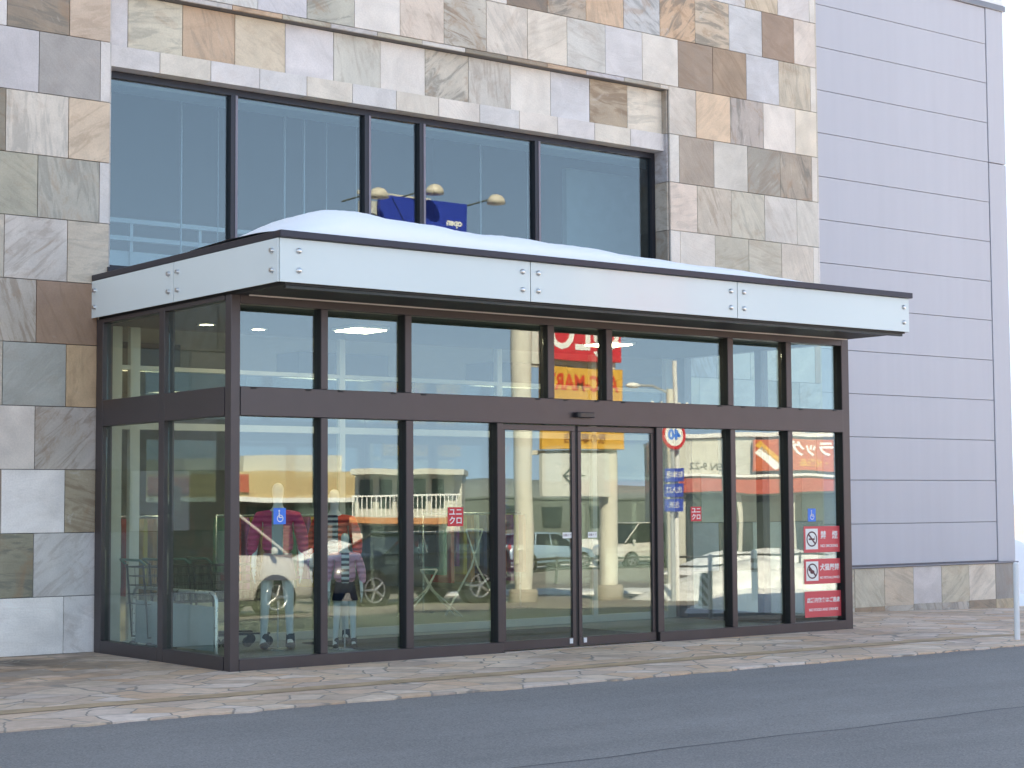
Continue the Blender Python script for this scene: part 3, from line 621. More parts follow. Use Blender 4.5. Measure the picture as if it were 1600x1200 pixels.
for a, e in ((-.035, 2.915), (2.925, 5.885), (5.895, VW)):
    b = MB(); b.bbox(a, e, CY - .008, CY + .008, CZ0, CZ1, .002); pn = vp(b, 'fascia_panel', FROST)
    for x in (a + .20 if a < 0 else a + .095, e - .10):
        for z in (3.78, 3.965):
            b = MB(); b.lathe([(0, -.034), (.018, -.034), (.026, -.026), (.028, -.012), (.030, -.009)], (x, CY, z), 16, 'y'); vp(b, 'bolt', CHROME, pn)
for a, e in ((CY + .010, 1.115), (1.125, D - .003)):
    for X, sg in ((-.035, -1), (VW, 1)):
        b = MB(); b.bbox(X - (.016 if sg < 0 else 0), X + (0 if sg < 0 else .016), a, e, CZ0, CZ1, .002); pn = vp(b, 'fascia_panel', FROST)
        if sg < 0:
            for y in (a + .10, e - .09):
                for z in (3.78, 3.965):
                    b = MB(); b.cyl((X - .014, y, z), (X - .045, y, z), .028, .022, 16); vp(b, 'bolt', CHROME, pn)
# vestibule floor, ceiling
b = MB(); b.box(.12, VW - .13, FR, D + .02, -.06, .006); tag(b.build('vestibule_floor', mat('vestibule_floor_green', (.13, .165, .15), .35, 0, .15, 2)), kind='structure')
b = MB(); b.bbox(2.3, 6.2, .5, 2.5, .010, .022, .004); tag(b.build('entrance_mat', mat('mat_dark_green', (.018, .034, .032), .95, 0, .2, 60)), 'wide dark green entrance mat on the vestibule floor behind the doors', 'mat')
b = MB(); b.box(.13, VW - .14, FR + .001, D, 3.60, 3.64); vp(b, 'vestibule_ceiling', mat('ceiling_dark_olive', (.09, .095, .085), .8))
LAMP = mat('lamp_diffuser', (.8, .8, .75), .5, 0, 0, emit=(1, .95, .82), estr=7.0)
for i, (x, y, w, d, lb) in enumerate(((2.62, 1.75, .42, .42, 'square lit ceiling light inside the vestibule, second pane from the corner post'), (6.2, 1.6, .42, .42, 'square lit ceiling light inside the vestibule, right of the doors'))):
    t = empty('ceiling_light', (x, y, 3.57), 0, lb, 'ceiling light', 'square ceiling lights in the vestibule')
    b = MB(); b.bbox(-w / 2 - .03, w / 2 + .03, -d / 2 - .03, d / 2 + .03, .0, .029, .004); b.build('housing', WHITEP, t)
    b = MB(); b.bbox(-w / 2, w / 2, -d / 2, d / 2, -.012, -.001, .003); b.build('diffuser', LAMP, t)
for x, y, lb in ((1.72, 2.5, 'round lit downlight in the vestibule ceiling behind the first front pane'), (.98, 2.35, 'round lit downlight in the vestibule ceiling nearest the left side glass')):
    t = empty('downlight', (x, y, 3.6), 0, lb, 'ceiling light', 'round downlights in the vestibule')
    b = MB(); b.lathe([(.075, -.001), (.10, -.001), (.10, -.012), (.075, -.012), (.075, -.001)]); b.build('trim_ring', WHITEP, t)
    b = MB(); b.cyl((0, 0, -.004), (0, 0, -.009), .074, n=24); b.build('lamp', LAMP, t)

# inner glazed screen between vestibule and shop
b = MB()
for x0, x1 in ((.13, .34), (.44, .56), (1.7, 1.78), (3.2, 3.28), (5.6, 5.68), (7.2, 7.28), (8.55, 8.70)): b.bbox(x0, x1, D + .03, D + .11, 0, 3.6, .004)
for z0, z1 in ((.0, .10), (2.45, 2.53), (3.12, 3.17)): b.bbox(.135, 8.695, D + .035, D + .105, z0, z1, .003)
inn = tag(b.build('inner_screen', CREAM), 'pale framed inner glass screen between the vestibule and the shop', 'glass screen')
for x0, x1 in ((.56, 1.7), (1.78, 3.2), (3.28, 5.6), (5.68, 7.2), (7.28, 8.55)):
    for z0, z1 in ((.10, 2.45), (2.53, 3.12)):
        b = MB(); b.box(x0 + .001, x1 - .001, D + .065, D + .073, z0 + .001, z1 - .001); under(b.build('pane', GLASS_IN), inn)
# shop floor, walls, ceiling behind it
b = MB(); b.box(-4, 11.3, D + .03, D + 12, -.06, .004); tag(b.build('shop_floor', mat('shop_floor_grey', (.32, .34, .32), .4)), kind='structure')
b = MB(); b.box(-4, 11.3, D + 12, D + 12.1, 0, 3.7); b.box(-4.1, -4, D + .3, D + 12, 0, 3.7); b.box(11.3, 11.36, D + .3, D + 12, 0, 3.7)
wpart(b, 'shop_walls', GREYWALL, bld)
b = MB(); b.box(-4, 11.3, D + .31, D + 12, 3.655, 3.74); wpart(b, 'shop_ceiling', mat('shop_ceiling_grey', (.28, .29, .28), .9), bld)
for i in range(3):  # near row added to brighten the interior; deep housings hide the diffusers
    for j in range(2):
        t = empty('ceiling_light', (1.5 + 3.2 * i, D + 2.6 + 4 * j, 3.60), 0, 'long louvred ceiling light, ' + ['added near', 'far'][j] + ' row in the shop, ' + ['left', 'middle', 'right'][i] + ' one', 'ceiling light', 'long ceiling lights in the shop')
        b = MB()
        for q in ((-.72, .72, -.30, -.28), (-.72, .72, .28, .30), (-.72, -.70, -.279, .279), (.70, .72, -.279, .279)): b.box(*q, -.27, .05)
        b.box(-.699, .699, -.279, .279, .03, .05); b.build('housing', mat('louvre_grey', (.12, .125, .12), .8), t)
        b = MB(); b.bbox(-.6, .6, -.22, .22, .0, .02, .003); b.build('diffuser', LAMP, t)

# ------------------------------------------------------------------ snow lying on the canopy
def snow_h(x, y):
    q = max(0, min(1, (x + .03) / .95)); q = q * q * (3 - 2 * q)
    hx = .365 * (.12 + .88 * q) * (1 - .68 * max(0, min(1, (x - 1.4) / 6.6)) ** .9)
    hx *= max(0, min(1, (VW - .9 - x) / 1.5)) ** .6
    w1 = max(0, min(1, (y + .93) / .85)); w2 = max(0, min(1, (1.15 - y) / 1.1)); ey = (1 - (1 - w1) ** 2.4) ** .75 * (1 - (1 - w2) ** 2.2) ** .8
    return CT - .045 + hx * ey * (1 + .04 * math.sin(x * 2.3 + y * 2) + .03 * math.sin(x * 6.1 - y * 3) + .018 * math.sin(x * 15 + y * 11)) + .045 * (ey > 0) * min(1, 3 * ey)
sn_ = grid('canopy_snow', rng(.02, VW - .12, .09), rng(-.93, 1.55, .08), snow_h, SNOW)
tag(sn_, 'thick white snow drift lying along the top of the entrance canopy', 'snow', kind='stuff')

# ------------------------------------------------------------------ mannequins
def skin(name, vs, es, rad, m, parent, sub=2):
    me = bpy.data.meshes.new(name); me.from_pydata([Vector(v) for v in vs], es, []); me.materials.append(m)
    o = link(bpy.data.objects.new(name, me), parent)
    md = o.modifiers.new('Skin', 'SKIN'); md.use_smooth_shade = True; md.branch_smoothing = .6
    sv = me.skin_vertices[0].data
    for i, r in enumerate(rad): sv[i].radius = r if isinstance(r, tuple) else (r, r); sv[i].use_root = (i == 0)
    s = o.modifiers.new('Subdivision', 'SUBSURF'); s.levels = s.render_levels = sub
    return o
MANN = mat('mannequin_white', (.80, .80, .77), .35, 0, .02)
def mannequin(x, y, rz, h, jacket, inner, skirt, shoe, label, arm=0.0, legs=None, jstripe=None):
    k = h / 1.80
    t = empty('mannequin', (x, y, .006), rz, label, 'mannequin', 'dressed mannequins in the entrance window')
    V = lambda *p: (p[0] * k, p[1] * k, p[2] * k)
    vs = [V(0, 0, .96), V(0, .0, 1.12), V(0, .01, 1.30), V(0, .01, 1.45), V(0, 0, 1.53), V(0, -.01, 1.60), V(0, -.015, 1.68), V(0, -.01, 1.77),
          V(.10, 0, .90), V(.12, -.02, .50), V(.13, .01, .10), V(.14, -.10, .045), V(-.10, 0, .90), V(-.13, -.01, .50), V(-.15, .03, .10), V(-.16, -.08, .045),
          V(.17, .01, 1.42), V(.23, .03, 1.17), V(.25 + arm, -.08, .95), V(.25 + arm, -.13, .86), V(-.17, .01, 1.42), V(-.23, .03, 1.17), V(-.25 - arm, -.06, .95), V(-.25 - arm, -.10, .86)]
    es = [(0, 1), (1, 2), (2, 3), (3, 4), (4, 5), (5, 6), (6, 7), (0, 8), (8, 9), (9, 10), (10, 11), (0, 12), (12, 13), (13, 14), (14, 15), (3, 16), (16, 17), (17, 18), (18, 19), (3, 20), (20, 21), (21, 22), (22, 23)]
    rd = [(.15, .11), (.115, .085), (.14, .10), (.12, .075), .05, .055, (.075, .095), (.05, .06), .085, .055, .036, .032, .085, .055, .036, .032, .052, .038, .028, .03, .052, .038, .028, .03]
    rd = [tuple(q * k for q in (r if isinstance(r, tuple) else (r, r))) for r in rd]
    skin('body', vs, es, rd, MANN, t)
    # hands: palm with five fingers each
    for sgn in (1, -1):
        hx = (.25 + arm) * sgn; hy = -.13 if sgn > 0 else -.10
        hv = [V(hx, hy, .86), V(hx, hy - .012, .80)]; he = [(0, 1)]; hr = [.024 * k, (.018 * k, .03 * k)]
        for f, (dy, ln) in enumerate(((-.030, .07), (-.010, .085), (.010, .08), (.028, .062))):
            n = len(hv); hv += [V(hx, hy - .012 + dy, .785), V(hx - .006 * sgn, hy - .015 + dy, .785 - ln * .5), V(hx - .018 * sgn, hy - .015 + dy, .785 - ln)]
            he += [(1, n), (n, n + 1), (n + 1, n + 2)]; hr += [.009 * k, .008 * k, .006 * k]
        n = len(hv); hv += [V(hx - .01 * sgn, hy - .045, .82), V(hx - .02 * sgn, hy - .058, .785)]; he += [(0, n), (n, n + 1)]; hr += [.009 * k, .007 * k]
        skin('hand', hv, he, hr, MANN, t, 1)
    # jacket
    jv = [V(0, 0, .98), V(0, .005, 1.15), V(0, .01, 1.32), V(0, .01, 1.44), V(0, .01, 1.50), V(.19, .01, 1.41), V(.26, .03, 1.18), V(.27 + arm, -.05, .985), V(-.19, .01, 1.41), V(-.26, .03, 1.18), V(-.27 - arm, -.03, .985)]
    je = [(0, 1), (1, 2), (2, 3), (3, 4), (3, 5), (5, 6), (6, 7), (3, 8), (8, 9), (9, 10)]
    jr = [(.19, .14), (.18, .135), (.19, .14), (.165, .11), (.10, .08), .085, .072, .055, .085, .072, .055]
    jr = [tuple(q * k for q in (r if isinstance(r, tuple) else (r, r))) for r in jr]
    j = skin('jacket', jv, je, jr, jacket, t)
    # shirt showing in the open front
    b = MB(); pts = []
    b.bbox(-.060 * k, .060 * k, -.158 * k, -.10 * k, 1.0 * k, 1.47 * k, .018 * k); b.build('shirt_front', inner, j)
    b = MB(); b.lathe([(.150 * k, 1.02 * k), (.165 * k, .92 * k), (.20 * k, .74 * k), (.195 * k, .738 * k), (.15 * k, .92 * k)], (0, 0, 0), 28); b.build('skirt', skirt, t)
    for sgn, yy in ((1, 0), (-1, .02)):
        b = MB(); b.sph((.135 * sgn * k + .005 * sgn, (-.05 + yy) * k, .045 * k), .05 * k, 14, 8, (1, 2.4, .8)); b.cyl((.135 * sgn * k, (.012 + yy) * k, .03 * k), (.135 * sgn * k, (.012 + yy) * k, .17 * k), .052 * k, .044 * k)
        b.build('shoe', shoe, t)
    b = MB(); b.lathe([(0, .012), (.17, .012), (.175, .006), (.175, 0), (0, 0)], (0, .04, 0), 28); b.cyl((0, .05, .01), (0, .05, .5 * k), .009); b.build('stand', CHROME, t)
    return t
def stripes(name, c1, c2, freq):
    m, n, b, L = nodes_mat(name); tc = N(n, 'ShaderNodeTexCoord'); s = N(n, 'ShaderNodeSeparateXYZ'); L(tc.outputs['Object'], s.inputs[0])
    a = N(n, 'ShaderNodeMath', operation='MULTIPLY'); a.inputs[1].default_value = freq; L(s.outputs[2], a.inputs[0])
    f = N(n, 'ShaderNodeMath', operation='FRACT'); L(a.outputs[0], f.inputs[0]); g = N(n, 'ShaderNodeMath', operation='GREATER_THAN'); g.inputs[1].default_value = .5; L(f.outputs[0], g.inputs[0])
    mx = N(n, 'ShaderNodeMix', data_type='RGBA'); mx.inputs['A'].default_value = (*c1, 1); mx.inputs['B'].default_value = (*c2, 1); L(g.outputs[0], mx.inputs['Factor']); L(mx.outputs['Result'], b.inputs['Base Color']); b.inputs['Roughness'].default_value = .9
    return m
STR = stripes('striped_jersey', (.70, .72, .74), (.03, .04, .08), 17)
def puffer(name, c):
    m, n, b, L = nodes_mat(name); tc = N(n, 'ShaderNodeTexCoord'); w = N(n, 'ShaderNodeTexWave', wave_type='BANDS', bands_direction='Z'); w.inputs['Scale'].default_value = 5; w.inputs['Distortion'].default_value = 1
    L(tc.outputs['Object'], w.inputs['Vector']); b.inputs['Base Color'].default_value = (*c, 1); b.inputs['Roughness'].default_value = .45
    bp = N(n, 'ShaderNodeBump'); bp.inputs['Distance'].default_value = .02; bp.inputs['Strength'].default_value = .9; L(w.outputs['Fac'], bp.inputs['Height']); L(bp.outputs[0], b.inputs['Normal']); return m
MAG = puffer('magenta_puffer', (.85, .06, .20)); REDJ = puffer('red_puffer', (.85, .05, .02)); PINK = puffer('pink_puffer', (.98, .42, .58))
GREYD = mat('grey_knit', (.38, .42, .45), .9); NAVY = mat('navy_cloth', (.015, .02, .05), .9); SHOEB = mat('dark_shoe', (.02, .025, .03), .5); PALEP = mat('pale_pink_cloth', (.62, .42, .44), .9)
mannequin(1.66, 1.95, -32, 1.87, MAG, GREYD, PALEP, SHOEB, 'tall mannequin in magenta padded jacket standing nearest the corner post')
mannequin(2.56, 2.22, -40, 1.80, REDJ, STR, GREYD, SHOEB, 'tall mannequin in red padded jacket, half hidden behind the window mullion')
mannequin(2.28, 1.55, -30, 1.30, PINK, STR, NAVY, SHOEB, 'child sized mannequin in pink jacket and striped shirt')

# ------------------------------------------------------------------ railing, carts and folding rack inside the vestibule
t = empty('barrier_rail', (.42, 2.0, 0), 90, 'low hooped steel barrier rail just inside the left side glass', 'railing')
b = MB(); pts = [(-.95, 0, .01), (-.95, 0, .58)] + [(-.85 - .10 * math.cos(a), 0, .60 + .10 * math.sin(a)) for a in [R(q) for q in (15, 45, 75, 90)]] + [(.85 + .10 * math.sin(a), 0, .60 + .10 * math.cos(a)) for a in [R(q) for q in (0, 15, 45, 75)]] + [(.95, 0, .58), (.95, 0, .01)]
b.tube(pts, .019, 10); b.build('hoop', CHROME, t)
for x in (-.95, .95): b = MB(); b.cyl((x, 0, 0), (x, 0, .014), .05); b.build('foot_plate', CHROME, t)
b = MB(); b.box(-.90, .90, -.004, .004, .10, .56); b.build('infill_panel', mat('frosted_infill', (.20, .25, .26), .4), t)
WIRE = mat('dark_wire', (.03, .035, .038), .4, .6); CARTG = mat('cart_green', (.02, .10, .07), .5)
def cart():
    t = empty('shopping_cart', (0, 0, 0), 0, 'x', 'cart', 'nested wire shopping carts by the left end of the inner screen')
    b = MB()
    for i in range(9):
        x = -.38 + .76 * i / 8; b.cyl((x, -.20, .52), (x, -.25, .92), .003, n=5); b.cyl((x, .20, .52), (x, .25, .92), .003, n=5)
        b.cyl((x, -.2, .52), (x, .2, .52), .003, n=5)
    for i in range(5):
        z = .52 + .10 * i; w = .20 + .0125 * i
        b.tube([(-.40, -w, z), (.40, -w, z), (.40, w, z), (-.40, w, z), (-.40, -w, z)], .004 if i < 4 else .007, 6)
    b.build('basket', WIRE, t)
    b = MB(); b.tube([(-.40, -.24, .95), (-.46, -.24, 1.0), (-.46, .24, 1.0), (-.40, .24, .95)], .014, 8); b.build('handle', CARTG, t)
    b = MB()
    for y in (-.2, .2): b.tube([(-.40, y, .95), (-.36, y, .5), (-.34, y, .16), (.36, y, .14)], .011, 6)
    b.cyl((-.2, -.2, .155), (-.2, .2, .155), .01, n=6); b.build('chassis', WIRE, t)
    for x in (-.32, .34):
        for y in (-.2, .2): b = MB(); b.cyl((x, y - .015, .055), (x, y + .015, .055), .055, n=14); b.build('wheel', BLACK, t)
    return t
def copy_tree(o, parent=None):
    c = o.copy(); S.collection.objects.link(c); c.parent = parent
    for ch in o.children: copy_tree(ch, c)
    return c
c0 = cart()
for i in range(4):
    c = c0 if i == 0 else copy_tree(c0)
    c.location = (.72 + .27 * i, 2.72, .006)
    c['label'] = ['wire shopping cart at the left end of the nested row in the vestibule', 'second wire shopping cart from the left in the nested row', 'third wire shopping cart from the left in the nested row', 'wire shopping cart at the right end of the nested row'][i]
def folding_rack(x, y, rz, lb, h=.92):
    t = empty('folding_rack', (x, y, .006), rz, lb, 'folding rack', 'folding racks inside the doors')
    for s in (-1, 1):
        b = MB(); b.tube([(-.42 * s, -.16, 0), (-.05 * s, 0, h * .55), (.12 * s, .1, h)], .012, 8); b.tube([(-.42 * s, .26, 0), (-.05 * s, .12, h * .55), (.12 * s, .06, h)], .012, 8)
        b.tube([(-.42 * s, -.16, 0), (-.42 * s, .26, 0)], .010, 6); b.build('leg_frame', WHITEP, t)
    b = MB(); b.tube([(-.12, .1, h), (.12, .1, h)], .012, 8); b.build('top_bar', WHITEP, t)
folding_rack(6.9, 5.4, -35, 'white folding rack with crossed legs standing inside the shop, left of the sliding doors', 1.22)
folding_rack(6.2, 5.5, -20, 'lower white folding rack left of the taller one inside the shop', .66)

# garments on racks inside the shop
cols = [(.45, .04, .04), (.05, .07, .2), (.5, .4, .08), (.05, .2, .16), (.5, .5, .48), (.35, .08, .3), (.03, .03, .035), (.4, .22, .12)]
for gi, (x, y, lb) in enumerate(((1.6, 6.2, 'clothes rail with mixed garments in the shop, nearest the left'), (4.3, 6.6, 'clothes rail with mixed garments in the shop, straight behind the doors'), (7.6, 6.4, 'clothes rail with mixed garments in the shop, on the right'))):
    t = empty('clothes_rail', (x, y, .004), 0, lb, 'clothes rail', 'clothes rails in the shop')
    b = MB(); b.tube([(-.9, 0, 0), (-.9, 0, 1.45), (.9, 0, 1.45), (.9, 0, 0)], .016, 8); b.tube([(-.9, -.25, .01), (-.9, .25, .01)], .016, 8); b.tube([(.9, -.25, .01), (.9, .25, .01)], .016, 8); b.build('frame', CHROME, t)
    for i in range(14):
        xx = -.8 + .123 * i; w = .22 + .02 * (i % 3); hh = .75 + .12 * ((i * 7) % 3)
        ci = (i * 5 + gi * 3) % 8; b = MB(); b.prism([(-.02, 0), (.02, 0), (.028, -.1), (.03, -hh), (-.03, -hh), (-.028, -.1)], -w, w)
        o = b.build('garment', mat('garment_%d' % ci, cols[ci], .9), t); o.location = (xx, 0, 1.42)

# ------------------------------------------------------------------ stickers and notices on the glass
def board(name, x0, x1, z0, z1, y, m, th=.003, parent=None): b = MB(); b.bbox(x0, x1, y - th, y, z0, z1, .0008); return b.build(name, m, parent)
YS = PG - .0005
for i, (zt, zb, l1, l2, lb) in enumerate(((1.29, .965, '禁　煙', 'NO SMOKING', 'red no smoking notice, topmost of three on the rightmost pane'),
                                         (.885, .575, '犬猫厳禁', 'NO PETS ALLOWED', 'red no pets notice, middle of three on the rightmost pane'))):
    t = empty('notice', (8.365, YS, zb), 0, lb, 'notice', 'red notices on the rightmost pane'); H = zt - zb
    board('panel', -.325, .325, 0, H, 0, REDSTICK, .003, t)
    board('icon_field', -.295, -.075, .04, H - .03, -.0032, WHITEG, .001, t)
    b = MB(); cx, cz, r = -.185, H / 2 + .005, .095
    b.lathe([(r, -.0062), (r - .016, -.0062), (r - .016, -.0045), (r, -.0045), (r, -.0062)], (cx, 0, cz), 28, 'y')
    d = r * .70; b.add([(cx - d - .008, -.0058, cz + d - .008), (cx - d + .008, -.0058, cz + d + .008), (cx + d + .008, -.0058, cz - d + .008), (cx + d - .008, -.0058, cz - d - .008)], [(0, 1, 2, 3)])
    b.build('prohibition_ring', mat('ring_dark', (.12, .03, .04), .5), t)
    b = MB()
    if i == 0: b.box(cx - .055, cx + .045, -.0052, -.0045, cz - .012, cz + .008); b.box(cx + .05, cx + .058, -.0052, -.0045, cz - .012, cz + .03)
    else: b.sph((cx, -.0046, cz - .01), .04, 12, 8, (1, .02, .6)); b.sph((cx - .045, -.0046, cz + .02), .022, 10, 6, (1, .03, 1))
    b.build('pictogram', mat('ring_dark'), t)
    text('lettering', l1, .105 if i == 0 else .088, WHITEG, t, (.13, -.0035, H * .64), ext=.0006, bold=.002)
    text('lettering', l2, .050 if i == 0 else .040, WHITEG, t, (.13, -.0035, H * .24), ext=.0006, bold=.0008)
t = empty('notice', (8.375, YS, .165), 0, 'red notice with two lines of white lettering, lowest of three on the rightmost pane', 'notice', 'red notices on the rightmost pane')
board('panel', -.335, .335, 0, .32, 0, REDSTICK, .003, t)
text('lettering', '店舗内飲食はご遠慮', .066, WHITEG, t, (0, -.0035, .205), ext=.0006, bold=.0015); text('lettering', 'NO FOOD AND DRINKS', .048, WHITEG, t, (0, -.0035, .09), ext=.0006, bold=.0008)
for x, z, s, lb in ((2.73, 1.46, .20, 'small square red logo sticker on the pane left of the sliding doors'), (6.22, 1.46, .17, 'small square red logo sticker on the first pane right of the sliding doors')):
    t = empty('logo_sticker', (x, YS, z), 0, lb, 'sticker', 'square red logo stickers on the front glass')
    board('panel', -s / 2, s / 2, -s / 2, s / 2, 0, RED, .002, t)
    for tx, zz in (('ユニ', .045), ('クロ', -.045)): text('lettering', tx, s * .44, WHITEG, t, (0, -.0025, zz * s / .20), ext=.0005, bold=.0015)
BLU = mat('sticker_blue', (.02, .19, .72), .5)
for x, z, lb in ((.59, 1.485, 'small square blue sticker with white symbol, on the pane beside the corner post'), (8.19, 1.43, 'small square blue sticker with white symbol above the red notices')):
    t = empty('access_sticker', (x, YS, z), 0, lb, 'sticker', 'square blue stickers on the front glass')
    board('panel', -.07, .07, -.08, .08, 0, BLU, .002, t)
    b = MB(); b.lathe([(.036, -.0042), (.028, -.0042), (.028, -.003), (.036, -.003), (.036, -.0042)], (.004, 0, -.022), 20, 'y'); b.sph((-.006, -.003, .052), .010, 10, 6, (1, .1, 1)); b.box(-.012, -.002, -.0042, -.003, -.015, .038); b.box(-.002, .026, -.0042, -.003, -.018, -.009)
    b.build('wheelchair_symbol', WHITEG, t)
for x, lb in ((4.235, 'small white label on the left sliding door beside its closing edge'), (4.60, 'small white label on the right sliding door beside its closing edge')):
    t = empty('door_label', (x, .035 + .017, 1.24), 0, lb, 'sticker', 'white labels on the sliding doors')
    board('panel', -.065, .065, -.032, .032, 0, WHITEG, .002, t)
    text('lettering', '自動ドア', .030, mat('ring_dark'), t, (0, -.0025, 0), ext=.0004)

# ------------------------------------------------------------------ across the forecourt (seen mirrored in the glass)
AX = 0.0      # the lot, the pylon and the shops opposite are all laid out parallel to the store front
E1 = Vector((math.cos(R(AX)), math.sin(R(AX)), 0)); NN = Vector((-math.sin(R(AX)), math.cos(R(AX)), 0))
TYRE = mat('tyre_black', (.015, .015, .016), .85); CARG = mat('car_glass', (.015, .02, .024), .06, 0, 0, spec=.9); RIM = mat('alloy_rim', (.5, .5, .52), .3, .9)
LAMPC = mat('headlamp_clear', (.6, .62, .65), .1, .2); LAMPR = mat('tail_lamp_red', (.35, .01, .01), .15)
def paint(n, c): return mat(n, c, .28, .1, .02, 2, coat=.8)
def car(name, label, x, y, rz, m, kind, group='cars parked across the forecourt'):
    """front at +X, near side at -Y; kind: van, suv, sedan"""
    # stations: x, floor z, belt/bonnet z, half width at sill, half width at belt
    P = {'van': dict(L=4.75, st=[(-2.36, .45, 1.02, .70, .72), (-2.28, .32, 1.10, .82, .83), (-1.4, .24, 1.10, .86, .86), (0, .22, 1.06, .86, .86), (1.25, .24, 1.04, .86, .85), (1.75, .26, .98, .85, .80), (2.15, .28, .86, .80, .72), (2.36, .38, .70, .66, .60)],
                     gh=[(-2.30, -2.12), (-1.55, -1.50), (.10, .08), (1.70, .78)], roof=1.80, wb=(-1.38, 1.42), wr=.325, belt=1.07),
         'suv': dict(L=4.6, st=[(-2.25, .50, .98, .72, .74), (-2.15, .36, 1.10, .86, .84), (-1.3, .28, 1.10, .90, .88), (0, .27, 1.06, .90, .88), (1.0, .28, 1.05, .90, .87), (1.6, .30, .99, .89, .83), (2.05, .32, .90, .84, .76), (2.28, .44, .74, .70, .66)],
                     gh=[(-2.15, -1.75), (-1.2, -1.10), (-.05, -.05), (1.05, .35)], roof=1.50, wb=(-1.32, 1.36), wr=.355, belt=1.07),
         'sedan': dict(L=4.4, st=[(-2.18, .42, .86, .70, .66), (-2.05, .30, .98, .82, .78), (-1.3, .22, 1.0, .85, .82), (0, .20, .93, .85, .83), (.95, .22, .92, .85, .82), (1.5, .24, .85, .84, .78), (1.95, .26, .76, .78, .70), (2.18, .36, .62, .64, .58)],
                     gh=[(-1.85, -1.15), (-1.0, -.85), (-.1, -.1), (1.10, .42)], roof=1.42, wb=(-1.3, 1.3), wr=.31, belt=.94)}[kind]
    t = empty(name, (x, y, G(x, y) + .003), rz, label, 'car', group)
    b = MB(); n = 0; vs = []; K = 12
    for (sx, z0, z1, w0, w1) in P['st']:
        zm = z0 + (z1 - z0) * .55
        half = [(0, z0), (w0 * .9, z0), (w0, z0 + .10), (w0 + .025, zm), (w1 + .01, z1 - .07), (w1 - .06, z1), (0, z1 + .03)]
        ring = half + [(-a, c) for a, c in half[-2:0:-1]]
        vs += [(sx, yy, zz) for yy, zz in ring]; K = len(ring)
    ns = len(P['st']); fs = [(j * K + i, (j + 1) * K + i, (j + 1) * K + (i + 1) % K, j * K + (i + 1) % K) for j in range(ns - 1) for i in range(K)]
    fs += [list(range(K))[::-1], list(range((ns - 1) * K, ns * K))]; b.add(vs, fs, True); b.build('body', m, t)
    # greenhouse
    zb, zr = P['belt'], P['roof']; g = P['gh']; wb_, wt = .80, .66
    b = MB(); vs = []
    for xb, xt in g: vs += [(xb, -wb_, zb - .04), (xt, -wt, zr - .05), (xt, wt, zr - .05), (xb, wb_, zb - .04)]
    fs = [(i * 4 + j, (i + 1) * 4 + j, (i + 1) * 4 + (j + 1) % 4, i * 4 + (j + 1) % 4) for i in range(3) for j in range(4)] + [(0, 1, 2, 3), (15, 14, 13, 12)]
    b.add(vs, fs); b.build('windows', CARG, t)
    b = MB(); xr0, xr1 = g[0][1], g[3][1]
    b.bbox(xr0 - .10, xr1 + .06, -wt - .03, wt + .03, zr - .055, zr, .025)
    for s in (-1, 1):
        for (xb, xt), r in zip(g, (.045, .03, .022, .028)): b.cyl((xb, s * (wb_ + .005), zb - .03), (xt, s * (wt + .005), zr - .04), r, n=8)
    b.build('roof', m, t)
    for s in (-1, 1):
        for wx in P['wb']:
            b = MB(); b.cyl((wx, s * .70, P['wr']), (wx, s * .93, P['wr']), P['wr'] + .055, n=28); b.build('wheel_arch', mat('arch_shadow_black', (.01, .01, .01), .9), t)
            b = MB(); b.lathe([(P['wr'] - .12, .0), (P['wr'] - .01, .0), (P['wr'], .03), (P['wr'], .18), (P['wr'] - .01, .2), (0, .2)], (wx, (.742 if s > 0 else -.942), P['wr']), 28, 'y')
            w = b.build('wheel', TYRE, t)
            b = MB(); yy = s * .948
            for q in range(5):
                a = 2 * math.pi * q / 5; r1 = P['wr'] - .11
                b.cyl((wx, yy, P['wr']), (wx + r1 * math.cos(a), yy - s * .004, P['wr'] + r1 * math.sin(a)), .035, .028, n=8)
            b.lathe([(r1 + .005, -.01), (r1 - .02, -.014), (r1 - .03, .0), (r1 + .005, .0)], (wx, yy, P['wr']), 28, 'y'); b.build('rim', RIM, w)
        fx = P['st'][-2][0]
        b = MB(); b.sph((fx + .02, s * .62, .68 if kind != 'sedan' else .60), .12, 12, 8, (1.1, 1.1, .7)); b.build('headlight', LAMPC, t)
        b = MB(); b.sph((P['st'][1][0] - .02, s * .70, .92), .11, 12, 8, (.7, 1, 1.2)); b.build('tail_light', LAMPR, t)
        b = MB(); b.sph((g[3][0] - .35, s * .98, zb + .03), .10, 12, 8, (.55, 1, .7)); b.build('mirror', m, t)
    b = MB(); b.bbox(P['st'][-1][0] - .02, P['st'][-1][0] + .02, -.42, .42, .42, .54, .01); b.build('grille', BLACK, t)
    b = MB(); b.bbox(P['st'][-1][0] + .012, P['st'][-1][0] + .03, -.165, .165, .30, .40, .004); b.build('number_plate', WHITEG, t)
    b = MB()
    for s in (-1, 1): b.box(P['wb'][0] + .45, P['wb'][1] - .45, s * .865, s * .935, .20 if kind != 'suv' else .26, .30 if kind != 'suv' else .36)
    b.build('side_sill', BLACK, t)
    return t
def place(c, ref, local, depth=0):   # move a car so that a chosen local point stands on ref (x, y)
    a = c.rotation_euler.z; c.location.x = ref[0] - (local[0] * math.cos(a) - local[1] * math.sin(a)); c.location.y = ref[1] - (local[0] * math.sin(a) + local[1] * math.cos(a))
    c.location.z = G(c.location.x, c.location.y) + .003
WCAR = paint('car_paint_pearl_white', (.58, .57, .55)); DCAR = paint('car_paint_dark_green', (.018, .024, .026)); SCAR = paint('car_paint_silver', (.42, .44, .46)); BCAR = paint('car_paint_pale_blue', (.25, .38, .5))
